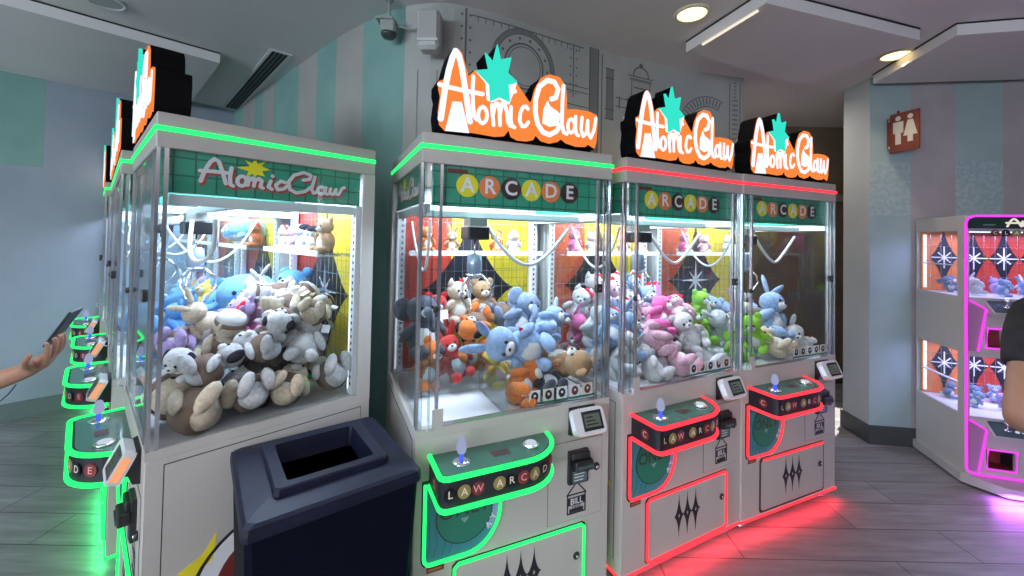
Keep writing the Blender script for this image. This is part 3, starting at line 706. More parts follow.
# ---------------------------------------------------------------- people
def skin_body(name, V, Ed, m, sub=2, root=0, parent=None):
    me=bpy.data.meshes.new(name); me.from_pydata([v[:3] for v in V],Ed,[]); me.materials.append(m)
    o=bpy.data.objects.new(name,me); COL.objects.link(o)
    md=o.modifiers.new('skin','SKIN'); md.use_smooth_shade=True; md.branch_smoothing=.3
    for i,v in enumerate(V):
        r=v[3]; ry=v[4] if len(v)>4 else r
        me.skin_vertices[0].data[i].radius=(r,ry); me.skin_vertices[0].data[i].use_root=(i==root)
    s=o.modifiers.new('sub','SUBSURF'); s.levels=sub; s.render_levels=sub
    if parent: o.parent=parent
    return o

# ---------------------------------------------------------------- room shell
CEIL=3.0
FLOOR=planks('grey_wood_planks')
W_TEAL=noisy('teal_wall_stripe',(.18,.34,.31),(.22,.39,.355),2.5,.75,4)
W_BEIGE=noisy('greige_wall_stripe',(.33,.335,.315),(.38,.38,.355),2.5,.75,4)
W_MURAL=noisy('grey_mural_print',(.36,.375,.355),(.42,.43,.41),3.0,.7,5)
W_LEFT=noisy('blue_grey_wall',(.27,.32,.385),(.31,.36,.425),2.0,.75,4)  # wall grey with some blue machine light mixed into the colour
W_COLT=noisy('pale_teal_stripe',(.30,.40,.41),(.35,.45,.46),3,.75,4)
W_COLP=noisy('pale_mauve_stripe',(.37,.33,.35),(.42,.38,.40),3,.75,4)
W_DIST=noisy('distressed_teal_print',(.31,.41,.43),(.39,.48,.50),34,.75,8,lo=.42,hi=.60)
W_PLAIN=noisy('grey_column_paint',(.42,.44,.45),(.45,.47,.48),3,.75,4)
W_BROWN=noisy('brown_hall_paint',(.14,.10,.07),(.18,.13,.09),3,.7,4)
CEILM=noisy('off_white_ceiling',(.74,.715,.715),(.77,.745,.745),1.5,.85,3)
PANELM=noisy('ceiling_panel_paint',(.75,.73,.735),(.78,.76,.765),1.5,.85,3)
LINE=mat('mural_line_ink',(.12,.13,.125),.8); LINE2=mat('mural_shade_ink',(.19,.205,.195),.8)
BASEB=mat('dark_baseboard',(.045,.05,.055),.5); BASEL=mat('slate_baseboard',(.13,.16,.17),.55)

b=MB(); b.mt(FLOOR).box((-9,-6.5,-.1),(9,8,0)); fl=struct(obj('floor',b))
b=MB(); b.mt(CEILM).box((-9,-6.5,CEIL),(9,8,CEIL+.1)); struct(obj('ceiling',b))

PLAN=[(-3.172,4.592),(-2.22,3.73),(-1.64,3.2),(-1.29,2.88),(-.96,2.62),(-.70,2.455),(-.41,2.40),(-.09,2.53),(.34,2.78),(.89,3.08),(1.3,3.25),(1.93,3.42)]
def catmull(P,n=8):
    Q=[(2*P[0][0]-P[1][0],2*P[0][1]-P[1][1])]+P+[(2*P[-1][0]-P[-2][0],2*P[-1][1]-P[-2][1])]; out=[]
    for i in range(1,len(Q)-2):
        a,b_,c,d=Q[i-1:i+3]
        for k in range(n):
            t=k/n; out.append(tuple(.5*((2*b_[j])+(-a[j]+c[j])*t+(2*a[j]-5*b_[j]+4*c[j]-d[j])*t*t+(-a[j]+3*b_[j]-3*c[j]+d[j])*t**3) for j in (0,1)))
    out.append(P[-1]); return out
CP=catmull(PLAN); SL=[0]
for a,c in zip(CP,CP[1:]): SL.append(SL[-1]+math.hypot(c[0]-a[0],c[1]-a[1]))
def wallpt(s,off=0.):
    s=min(max(s,0),SL[-1]-1e-6)
    for i in range(len(CP)-1):
        if s<=SL[i+1]:
            k=(s-SL[i])/(SL[i+1]-SL[i]); dx,dy=CP[i+1][0]-CP[i][0],CP[i+1][1]-CP[i][1]; L=math.hypot(dx,dy)
            return CP[i][0]+k*dx+off*dy/L, CP[i][1]+k*dy-off*dx/L
STR=[(1.30,W_BEIGE),(1.648,W_TEAL),(1.90,W_BEIGE),(2.262,W_TEAL),(2.58,W_BEIGE),(2.921,W_TEAL),(3.307,None)]
bounds=[0,.35,.75,1.0,1.30,1.648,1.90,2.262,2.58,2.921,3.307]; cols=[W_TEAL,W_BEIGE,W_TEAL,W_BEIGE,W_TEAL,W_TEAL,W_BEIGE,W_TEAL,W_BEIGE,W_TEAL]
ss=sorted(set([round(SL[-1]*k/90,4) for k in range(91)]+bounds))
b=MB()
for s0,s1 in zip(ss,ss[1:]):
    if s1-s0<1e-5: continue
    mid=(s0+s1)/2; m=W_MURAL
    for i in range(len(cols)):
        if bounds[i]<=mid<bounds[i+1]: m=cols[i]
    (x0,y0),(x1,y1)=wallpt(s0),wallpt(s1); (X0,Y0),(X1,Y1)=wallpt(s0,-.12),wallpt(s1,-.12)
    b.mt(m).add([(x0,y0,0),(x1,y1,0),(x1,y1,CEIL),(x0,y0,CEIL),(X0,Y0,0),(X1,Y1,0),(X1,Y1,CEIL),(X0,Y0,CEIL)],[(0,1,2,3),(5,4,7,6),(3,2,6,7)],False)
mw=struct(obj('wall_back',b))
# return of the mural wall towards the hallway
b=MB(); b.mt(W_MURAL).box((1.81,3.45,0),(1.928,4.9,CEIL)); struct(obj('wall_hall_side',b))

# mural drawing on the curved wall: (s, z) paths
def wp(s,z,off=.004): x,y=wallpt(s,off); return (x,y,z)
def wstroke(b,P,w,m,off=.0015):
    b.mt(m); Q=[]
    for (s0,z0),(s1,z1) in zip(P,P[1:]):
        n=max(1,int(abs(s1-s0)/.07)); Q+= [(s0+(s1-s0)*k/n,z0+(z1-z0)*k/n) for k in range(n)]
    Q.append(P[-1])
    for (s0,z0),(s1,z1) in zip(Q,Q[1:]):
        d=math.hypot(s1-s0,z1-z0)
        if d<1e-6: continue
        ns,nz=-(z1-z0)/d*w/2,(s1-s0)/d*w/2
        b.add([wp(s0+ns,z0+nz,off),wp(s0-ns,z0-nz,off),wp(s1-ns,z1-nz,off),wp(s1+ns,z1+nz,off)],[(0,1,2,3)])
def wring(b,c,r,w,m,f=0,t=360,n=40,off=.0015): wstroke(b,[(c[0]+r*cos(rad(f+(t-f)*k/n)),c[1]+r*sin(rad(f+(t-f)*k/n))) for k in range(n+1)],w,m,off)
def wdot(b,s,z,r,m,off=.002): b.mt(m).add([wp(s+r*cos(k*pi/4),z+r*sin(k*pi/4),off) for k in range(8)],[tuple(range(8))])
b=MB()
wstroke(b,[(3.685,2.99),(3.685,2.1)],.012,LINE); 
for k in range(12): wdot(b,3.66,2.95-.075*k,.008,LINE); wdot(b,3.712,2.95-.075*k,.008,LINE)
wring(b,(4.09,2.72),.223,.03,LINE2); wring(b,(4.09,2.72),.238,.008,LINE); wring(b,(4.09,2.72),.206,.006,LINE); wring(b,(4.09,2.72),.145,.012,LINE); wring(b,(4.09,2.72),.125,.006,LINE)
for k in range(14): a=2*pi*k/14; wdot(b,4.09+.178*cos(a),2.72+.178*sin(a),.010,LINE)
wstroke(b,[(3.72,2.955),(4.58,2.965)],.008,LINE)
for k in range(16): wstroke(b,[(3.76+.052*k,2.96),(3.76+.052*k,2.925)],.006,LINE)
wstroke(b,[(4.49,2.96),(4.49,2.60)],.008,LINE)
for k in range(6): wdot(b,4.465,2.93-.06*k,.007,LINE); wdot(b,4.515,2.93-.06*k,.007,LINE)
for z in (2.682,2.645): wstroke(b,[(4.33,z),(4.62,z)],.007,LINE)
wstroke(b,[(4.36,2.55),(4.62,2.545)],.007,LINE); wstroke(b,[(4.36,2.40),(4.62,2.40)],.007,LINE)
wstroke(b,[(4.675,2.99),(4.675,2.2)],.085,LINE2,.001); wstroke(b,[(4.637,2.985),(4.637,2.2)],.012,LINE); wstroke(b,[(4.715,2.985),(4.715,2.2)],.012,LINE); wstroke(b,[(4.75,2.96),(4.75,2.2)],.01,LINE)
wstroke(b,[(4.826,2.87),(4.826,2.50)],.06,LINE2,.001)
for s in (4.795,4.858): wstroke(b,[(s,2.87),(s,2.50)],.008,LINE)
for z in (2.87,2.50,2.80,2.57): wstroke(b,[(4.78,z),(4.87,z)],.009,LINE)
for z in (2.672,2.608): wstroke(b,[(4.884,z),(5.20,z)],.008,LINE)
for s in (4.92,5.0,5.08,5.16): wstroke(b,[(s,2.685),(s,2.595)],.012,LINE)
wstroke(b,[(5.02,2.84),(5.24,2.84)],.02,LINE2); wstroke(b,[(5.0,2.865),(5.25,2.865)],.008,LINE); wring(b,(5.13,2.87),.075,.012,LINE,0,180,12); wdot(b,5.13,2.955,.02,LINE); wstroke(b,[(5.06,2.78),(5.20,2.78)],.010,LINE)
wstroke(b,[(5.04,2.84),(5.04,2.70)],.008,LINE); wstroke(b,[(5.22,2.84),(5.22,2.70)],.008,LINE)
C0=(5.79,2.52); wring(b,C0,.285,.008,LINE,60,180,20); wring(b,C0,.205,.008,LINE,60,180,20)
for k in range(16): a=rad(64+7.4*k); wstroke(b,[(C0[0]+.215*cos(a),C0[1]+.215*sin(a)),(C0[0]+.275*cos(a),C0[1]+.275*sin(a))],.016,LINE2)
for s in (6.0,6.105): wstroke(b,[(s,2.95),(s,2.1)],.008,LINE)
for k in range(18): wstroke(b,[(6.025,2.80-.04*k),(6.082,2.80-.04*k)],.014,LINE2)
for k in range(5): wdot(b,6.05,2.95-.03*k,.008,LINE)
for s in (3.40,3.52): wstroke(b,[(s,2.6),(s,1.9)],.006,LINE2)
o=obj('mural_drawing',b,mw); o['label']='grey line drawing of hatches and pipes'

# left wall with its teal block, slate baseboard
LW0=Vector((-4.28,3.37)); LD=Vector((.6712,.7413)); LN=Vector((.7413,-.6712))
def lw(t,z,off=0): p=LW0+LD*t+LN*off; return (p.x,p.y,z)
def lwq(b,t0,t1,z0,z1,m,off=0):
    b.mt(m).add([lw(t0,z0,off),lw(t1,z0,off),lw(t1,z1,off),lw(t0,z1,off),lw(t0,z0,-.12),lw(t1,z0,-.12),lw(t1,z1,-.12),lw(t0,z1,-.12)],[(0,1,2,3),(5,4,7,6),(0,3,7,4),(1,5,6,2),(3,2,6,7),(4,5,1,0)])
b=MB(); lwq(b,-6.2,.255,0,2.15,W_LEFT); lwq(b,.255,1.66,0,CEIL,W_LEFT); lwq(b,-.6,.255,2.15,CEIL,W_TEAL); lwq(b,-6.2,-.6,2.15,CEIL,W_LEFT); struct(obj('wall_left',b))
b=MB(); lwq(b,-6.2,1.66,0,.145,BASEL,.012); struct(obj('baseboard_left',b))

# right column / stripe wall
RD=Vector((.9903,-.1387)); RN=Vector((-.1387,-.9903)); R0=Vector((2.945,3.36))
def rw(t,z,off=0): p=R0+RD*t+RN*off; return (p.x,p.y,z)
def rwq(b,t0,t1,z0,z1,m,off=0,bk=-.12):
    b.mt(m).add([rw(t0,z0,off),rw(t1,z0,off),rw(t1,z1,off),rw(t0,z1,off),rw(t0,z0,bk),rw(t1,z0,bk),rw(t1,z1,bk),rw(t0,z1,bk)],[(0,1,2,3),(5,4,7,6),(0,3,7,4),(1,5,6,2),(3,2,6,7),(4,5,1,0)])
b=MB(); tb=[0,.30,.62,.95,1.30,1.62,1.95,2.3,6.0]
for i in range(8):
    m=W_COLT if i%2==0 else W_COLP
    if i%2==0: rwq(b,tb[i],tb[i+1],0,1.86,W_COLT); rwq(b,tb[i],tb[i+1],1.86,2.30,W_DIST); rwq(b,tb[i],tb[i+1],2.30,CEIL,W_COLT)
    else: rwq(b,tb[i],tb[i+1],0,CEIL,W_COLP)
struct(obj('wall_right',b))
b=MB(); rwq(b,-.012,6.0,0,.148,BASEB,.014,.0); struct(obj('baseboard_right',b))
b=MB(); P=[(2.945,3.361),(2.972,3.66),(3.20,3.66),(3.20,3.335)]; b.mt(W_PLAIN).prism(P,0,CEIL,'uv'); struct(obj('wall_column',b))
b=MB(); b.mt(BASEB).prism([(2.931,3.348),(2.958,3.672),(3.20,3.672),(3.20,3.66),(2.972,3.66),(2.945,3.362)],0,.148,'uv'); struct(obj('baseboard_column',b))
# hallway end
b=MB(); b.mt(W_BROWN).box((1.8,4.8,0),(4.3,4.92,CEIL)); b.box((4.2,3.35,0),(4.3,4.8,CEIL)); struct(obj('wall_hall_end',b))
b=MB(); b.mt(BASEB).box((1.93,4.78,0),(4.2,4.8,.16)); b.mt(mat('hall_rail',(.30,.27,.24),.5)).box((1.93,4.775,2.12),(4.2,4.8,2.20)); struct(obj('trim_1',b))
# room behind the camera
b=MB(); b.mt(W_LEFT).box((-9,-6.62,0),(9,-6.5,.9)); b.box((-9,-6.62,2.55),(9,-6.5,CEIL))
for x0,x1 in ((-9,-8.5),(-6.6,-6.1),(-4.2,-3.7),(-1.8,9)): b.box((x0,-6.62,.9),(x1,-6.5,2.55))
struct(obj('wall_behind',b))
SKYP=emis('daylight_sky',(.72,.86,1.0),3.2)
for i,x in enumerate((-8.5,-6.1,-3.7)):
    b=MB(); b.mt(WHITE).box((x,-6.60,.9),(x+.05,-6.5,2.55)); b.box((x+1.85,-6.60,.9),(x+1.9,-6.5,2.55)); b.box((x,-6.6,.9),(x+1.9,-6.5,.95)); b.box((x,-6.6,2.5),(x+1.9,-6.5,2.55)); b.box((x+.93,-6.6,.9),(x+.97,-6.5,2.55))
    w=struct(obj('window_%d'%(i+1),b)); b=MB(); b.mt(SKYP).box((x+.05,-6.62,.95),(x+1.85,-6.61,2.5)); obj('pane',b,w)
b=MB(); b.mt(W_COLP).box((8.9,-6.5,0),(9,3,CEIL)); struct(obj('wall_far_right',b))
b=MB(); b.mt(W_LEFT).box((-9,-6.5,0),(-8.9,0,CEIL)); struct(obj('wall_far_left',b))

# dropped ceiling panels
def cpanel(poly,name='ceiling_panel'):
    b=MB(); b.mt(PANELM).prism(poly,2.92,2.988,'uv'); b.mt(DARK).prism(grow(poly,.002),2.988,2.9995,'uv'); return struct(obj(name,b))  # black strip stands in for the shadow gap above the panel
cpanel([(-2.28,3.125),(-3.25,4.08),(-3.56,4.15),(-8.5,-1.28),(-7.6,-2.5)]); 
cpanel([(1.36,2.20),(2.57,2.57),(2.32,3.33),(1.18,2.80)])
cpanel([(2.73,2.50),(8.5,1.2),(8.5,2.5),(2.90,3.28)])
b=MB(); b.mt(emis('warm_cove_tube',(1.0,.90,.72),.9)).box((0,0,0),(.42,.012,.010)); o=obj('cove_light_tube',b); o.location=(1.225,2.66,2.905); o.rotation_euler=(0,0,math.atan2(-.6,.18)); tag(o,'slim warm cove light under the edge of the ceiling panel','ceiling light')

# things on the ceiling
def downlight(x,y,z,lit,label,r=.085):
    t=empty('downlight',(x,y,z)); tag(t,label,'ceiling light','recessed downlights')
    b=MB(); b.mt(WHITE if not lit else mat('cream_trim',(.75,.68,.5),.4)).lathe([(r*1.22,0),(r*1.22,-.006),(r*1.1,-.012),(r,-.012),(r,-.002)],(0,0,0),28); obj('trim_ring',b,t)
    b=MB(); b.mt(emis('warm_lamp',(1.0,.72,.30),3.0) if lit else mat('unlit_lens',(.4,.42,.42),.3)).disc((0,0),r*.98,-.008,-.003,'uv',24); obj('lens',b,t)
    if lit:
        l=bpy.data.lights.new('downlight_lamp','SPOT'); l.energy=14; l.color=(1,.80,.52); l.spot_size=rad(110); l.spot_blend=.6; l.shadow_soft_size=.06
        lo=bpy.data.objects.new('downlight_lamp',l); COL.objects.link(lo); lo.location=(x,y,z-.03)
downlight(1.067,2.452,3.0,True,'lit warm downlight above the gap beside the cove light')
downlight(2.765,2.94,3.0,True,'lit warm downlight above the restroom corner')
downlight(-2.49,2.44,3.0,False,'unlit round ceiling lamp beside the long panel edge')
g=empty('air_grille',(-2.47,3.80,2.999),math.atan2(-1.355,1.30)); tag(g,'long black slotted air grille in the ceiling','air vent')
b=MB(); b.mt(PANELM).box((-.97,-.075,-.006),(.97,-.055,0)); b.box((-.97,.055,-.006),(.97,.075,0)); b.box((-.99,-.075,-.006),(-.97,.075,0)); b.box((.97,-.075,-.006),(.99,.075,0)); obj('frame',b,g)
b=MB(); b.mt(DARK).box((-.97,-.055,-.003),(.97,.055,-.001)); obj('slot_backing',b,g)
b=MB(); b.mt(mat('grille_slat',(.10,.12,.12),.5))
for y in (-.028,0,.028): b.box((-.97,y-.004,-.009),(.97,y+.004,-.003))
obj('slat_set',b,g)

# loudspeaker and camera on the mural wall
sx,sy=wallpt(3.50,.12); t=empty('wall_speaker',(sx,sy,2.765),math.atan2(wallpt(3.6)[1]-wallpt(3.4)[1],wallpt(3.6)[0]-wallpt(3.4)[0])); tag(t,'small white loudspeaker high on the curved mural wall','speaker')
b=MB(); b.mt(mat('speaker_white',(.55,.56,.55),.5)).box((-.062,-.05,-.115),(.062,.05,.115),.018); obj('cabinet',b,t)
b=MB(); b.mt(mat('speaker_grille',(.40,.41,.40),.7)).box((-.05,-.054,-.062),(.05,-.049,.095)); b.mt(mat('speaker_bar',(.62,.63,.62),.5)).box((-.058,-.056,-.075),(.058,-.05,-.060)); obj('grille',b,t)
b=MB(); b.mt(mat('speaker_white')).box((-.015,.05,-.03),(.015,.118,.03)); obj('bracket',b,t)
sx,sy=wallpt(3.27,.10); t=empty('security_camera',(sx,sy,2.84)); tag(t,'small grey ceiling camera mount beside the loudspeaker','camera')
GM=mat('camera_grey',(.34,.38,.36),.5)
b=MB(); b.mt(GM).tube([(0,0,.16),(0,0,.03)],.009,8); b.lathe([(.03,.16),(.03,.15),(.01,.145)],(0,0,0),14); obj('drop_pole',b,t)
b=MB(); b.mt(GM).box((-.042,-.035,-.045),(.042,.035,.035),.008); b.box((-.065,-.05,.02),(.03,.03,.032)); obj('housing',b,t)
b=MB(); b.mt(mat('smoked_dome',(.05,.07,.065),.15)).lathe([(.045,-.045),(.044,-.058),(.03,-.075),(.005,-.08)],(0,0,0),18); obj('dome',b,t)
b=MB(); b.mt(GM).tube([(.03,0,.01),(.08,.01,-.005),(.14,.02,-.01),(.18,.03,.0)],.005,6); obj('cable',b,t)

# restroom flag sign
def pict(b,cx,woman,y):
    m=mat('sign_cream',(.62,.58,.52),.6); b.mt(m).disc((cx,.112),.019,y-.002,y,n=16)
    if woman: b.prism([(cx-.018,.085),(cx+.018,.085),(cx+.048,-.035),(cx+.018,-.035),(cx+.018,-.085),(cx-.018,-.085),(cx-.018,-.035),(cx-.048,-.035)],y-.002,y)
    else: b.prism([(cx-.036,.085),(cx+.036,.085),(cx+.036,-.005),(cx+.020,-.005),(cx+.020,-.095),(cx-.020,-.095),(cx-.020,-.005),(cx-.036,-.005)],y-.002,y)
t=empty('restroom_sign',(3.062,3.300,2.515),math.atan2(-.185,.038)); tag(t,'brown projecting restroom sign with man and woman symbols','sign')
BR=noisy('rust_brown_sign',(.17,.035,.022),(.22,.05,.03),8,.5)
b=MB(); b.mt(BR).box((0,-.006,-.155),(.20,.006,.155)); b.mt(MAROON).box((.05,-.008,.155),(.06,.008,.175)); obj('panel',b,t)
b=MB(); pict(b,.058,False,-.0062); pict(b,.142,True,-.0062); obj('symbols',b,t)
b=MB(); b.mt(BR).box((-.03,.004,-.11),(-.004,.016,.13)); b.mt(ALU).box((-.01,-.01,-.12),(0,.01,-.10)); b.box((-.01,-.01,.10),(0,.01,.12)); obj('wall_bracket',b,t)

# ---------------------------------------------------------------- the seven claw machines
def place(x,y,th): return (x,y,0),th
MA=((-1.7884,1.9129,0),-.7579); MB_=((-.3379,1.5009,0),.426); MC=((.5256,1.895,0),.4822); MD=((1.2965,2.2885,0),.4131)
ed=Vector((-.7131,.7011)); 
def grn(i,fr):   # machines beyond A: front-right corner fr, facing left
    th=math.atan2(-ed.y,-ed.x); u=Vector((cos(th),sin(th))); o=Vector(fr)-u*W; return ((o.x,o.y,0),th)
ME=grn(1,(-1.887,1.957)); MF=grn(2,(-1.887+ed.x*.985,1.957+ed.y*.985)); MG=grn(3,(-3.262,3.262))
NM={'A':'machine behind bin','B':'green ARCADE machine','C':'fully lit red machine','D':'red hallway machine','E':'second green row machine','F':'third green row machine'}
machine('grey claw machine with green neon seen from its flank behind the dark bin',*MA,'green')
machine('grey claw machine with green neon and a round-ended tray beside the bin',*MB_,'green')
machine('red neon claw machine with fully lit service door beside the green one',*MC,'red',guard=False)
machine('red neon claw machine standing at the hallway, service door lit only along its top',*MD,'red',False,guard=False)
machine('green neon claw machine directly beyond the one behind the bin',*ME,'green')
machine('green neon claw machine, third of the row facing the blank wall',*MF,'green')
machine('green neon claw machine, last and farthest of the row facing the blank wall',*MG,'green')

def spA(u,v,r):
    if u>.50: k=r.choice(['puppy','puppy','capped','cow','capped','puppy']); return k,{'cow':'white','puppy':r.choice(['white','white','dark brown']),'capped':'cream'}[k],r.uniform(.070,.084)
    if u>.30: return r.choice(['bear','rabbit','capped','cat','puppy']),r.choice(['pale pink','lilac','white','hot pink','yellow','white','cream']),r.uniform(.066,.08)
    return r.choice(['bear','rabbit','seal']),r.choice(['lilac','white','pale blue','pale pink','sky blue']),r.uniform(.08,.095)
big=[(.80-.14,.66-.11,1.14,.085,'bear','pale blue')]
heap(NM['A'],*MA,110,spA,11,.10,.04,cap=lambda u,v:1.03+.28*(1-u)+.36*v,extra=[
 (.755,.125,.985,.105,'capped','cream',(-75,15,125)),(.74,.52,1.155,.088,'cow','white',(-30,10,70)),(.77,.30,1.00,.088,'puppy','white',(-85,0,100)),(.78,.45,.985,.085,'puppy','cream',(-80,20,60)),(.76,.62,.99,.085,'puppy','white',(-95,0,100)),
 (.16,.45,1.29,.13,'seal','sky blue',(0,0,70)),(.17,.62,1.12,.11,'seal','sky blue',(10,0,40)),(.36,.58,1.27,.115,'bear','sky blue',(-20,0,40)),(.17,.42,1.06,.11,'seal','sky blue',(0,0,90)),(.36,.52,1.06,.10,'bear','sky blue',(-20,0,40)),(.62,.62,1.20,.080,'cat','pale blue',(0,0,50)),(.50,.40,1.14,.08,'bear','hot pink',(-60,0,40)),(.45,.22,1.12,.08,'rabbit','lilac',(-70,0,70))])
def spB(u,v,r):
    if v>.45: return r.choice(['bear','cat','rabbit','puppy']),r.choice(['tan','brown','orange','cream','red','grey blue','yellow']),r.uniform(.078,.09)
    if u<.42: return r.choice(['bear','rabbit','chick','elephant']),r.choice(['orange','dark grey','red','yellow','grey blue','tan']),r.uniform(.085,.10)
    return r.choice(['rabbit','bear','elephant','cat']),r.choice(['pale blue','pale blue','orange','grey blue','brown','tan','yellow','dark grey','pale blue']),r.uniform(.09,.112)
heap(NM['B'],*MB_,54,spB,23,.12,-.02,cap=lambda u,v:1.0+.40*v,extra=[
 (.13,.52,1.16,.115,'elephant','dark grey',(-10,0,10)),(.14,.43,1.0,.085,'bear','orange',(0,20,20)),(.27,.42,1.02,.085,'rabbit','red',(-20,-20,0)),(.38,.44,1.03,.08,'cat','orange',(0,70,0)),
 (.50,.20,1.115,.115,'rabbit','pale blue',(10,-78,-10)),(.50,.135,.97,.09,'bear','orange',(-30,60,0)),(.43,.30,.985,.075,'chick','yellow',(-20,0,20)),(.74,.16,1.02,.10,'bear','tan',(-80,20,200)),(.62,.42,1.20,.10,'elephant','grey blue',(0,30,10)),(.72,.30,1.18,.085,'rabbit','pale blue',(-30,60,0)),
 (.47,.60,1.26,.085,'bear','tan',(0,0,0)),(.33,.60,1.26,.085,'cat','cream',(0,0,10)),(.22,.60,1.20,.08,'bear','red',(0,0,0)),(.62,.14,.96,.08,'elephant','dark grey',(-60,0,0))])
def spC(u,v,r):
    return r.choice(['cat','rabbit','bear','cat']),r.choice(['white','white','white','white','pale pink','pale pink','hot pink','white','red','pale blue'] if u>.3 or v>.4 else ['white','white','pale blue']),r.uniform(.08,.10)
heap(NM['C'],*MC,75,spC,35,.14,.0,chute=False,cap=lambda u,v:1.03+.50*v,extra=[
 (.55,.30,1.17,.095,'rabbit','hot pink',(-20,40,0)),(.42,.22,1.08,.095,'bear','pale pink',(-40,70,0)),(.50,.13,.97,.09,'cat','pale pink',(-60,30,0)),(.25,.42,1.03,.095,'bear','white',(-30,0,30)),(.36,.40,1.15,.085,'cat','white',(0,0,0)),(.30,.60,1.28,.085,'cat','white',(0,0,0)),(.46,.60,1.28,.085,'cat','white',(0,0,5)),(.62,.60,1.27,.085,'cat','pale blue',(0,0,-5)),(.70,.14,.97,.085,'rabbit','white',(-50,0,20))])
def spD(u,v,r):
    return r.choice(['rabbit','elephant','bear','chick']),r.choice(['lime green','lime green','white'] if u<.36 and v<.45 else ['white','pale blue','white','pale blue','cream']),r.uniform(.085,.105)
heap(NM['D'],*MD,44,spD,41,.08,.0,chute=False,cap=lambda u,v:1.02+.22*v,extra=[(.14,.44,1.02,.10,'rabbit','lime green',(-30,0,0)),(.20,.47,1.16,.085,'bear','lime green',(0,0,0)),(.60,.25,1.12,.12,'rabbit','pale blue',(-10,20,0)),(.46,.14,.98,.09,'bear','cream',(-60,20,0))])
def spE(u,v,r):
    if u>.3: return r.choice(['seal','seal','bear']),'sky blue',r.uniform(.085,.10)
    return r.choice(['bear','rabbit']),r.choice(['lilac','pale pink','white','yellow']),r.uniform(.07,.08)
heap(NM['E'],*ME,26,spE,52,.45,.0)
heap(NM['F'],*MF,24,spE,63,.40,.0)
shelf_row(NM['A'],*MA,[(.15,'cat','cream',.06),(.29,'bear','pale pink',.06),(.42,'cow','white',.065),(.55,'cow','white',.06),(.70,'bear','tan',.075)])
shelf_row(NM['B'],*MB_,[(.16,'bear','orange',.065),(.30,'rabbit','tan',.055),(.55,'cat','orange',.06),(.66,'chick','white',.06)])
shelf_row(NM['C'],*MC,[(.16,'rabbit','hot pink',.07),(.30,'cat','white',.062),(.43,'cat','white',.062),(.56,'cat','pale pink',.062),(.70,'cat','white',.062)])
shelf_row(NM['E'],*ME,[(.20,'seal','sky blue',.10),(.45,'seal','sky blue',.11),(.70,'cat','orange',.07)])
shelf_row(NM['D'],*MD,[(.20,'rabbit','hot pink',.07),(.40,'bear','pale pink',.065),(.65,'cat','white',.065)])

# ---------------------------------------------------------------- stacked mini claw machine at the right, magenta neon
th=rad(-17); t=empty('mini_claw_cabinet',(3.111,2.80,0),th); tag(t,'white two-tier claw cabinet with magenta neon beside the striped wall','claw machine')
HW,HD,HH=1.0,.52,1.83
SHELL=mat('warm_white_shell',(.55,.53,.52),.4)
b=MB(); b.mt(mat('shell_base',(.50,.48,.48),.45)).prism([(-.02,HD),(-.02,.02),(.13,-.13),(HW-.13,-.13),(HW+.02,.02),(HW+.02,HD)],.012,.072,'uv'); b.mt(DARK).prism([(.0,HD-.02),(.0,.04),(.14,-.10),(HW-.14,-.10),(HW,.04),(HW,HD-.02)],0,.012,'uv'); obj('plinth',b,t)
WZ=((.465,.885),(1.27,1.725))
b=MB(); b.mt(SHELL)
for x in (0,HW-.02):
    z=.072
    for z0,z1 in WZ: b.box((x,0,z),(x+.02,HD,z0)); b.box((x,0,z0),(x+.02,.075,z1)); b.box((x,.505,z0),(x+.02,HD,z1)); z=z1
    b.box((x,0,z),(x+.02,HD,HH))
b.box((.02,HD-.02,.072),(HW-.02,HD,HH)); b.box((.02,0,HH-.02),(HW-.02,HD-.02,HH)); obj('cabinet',b,t)
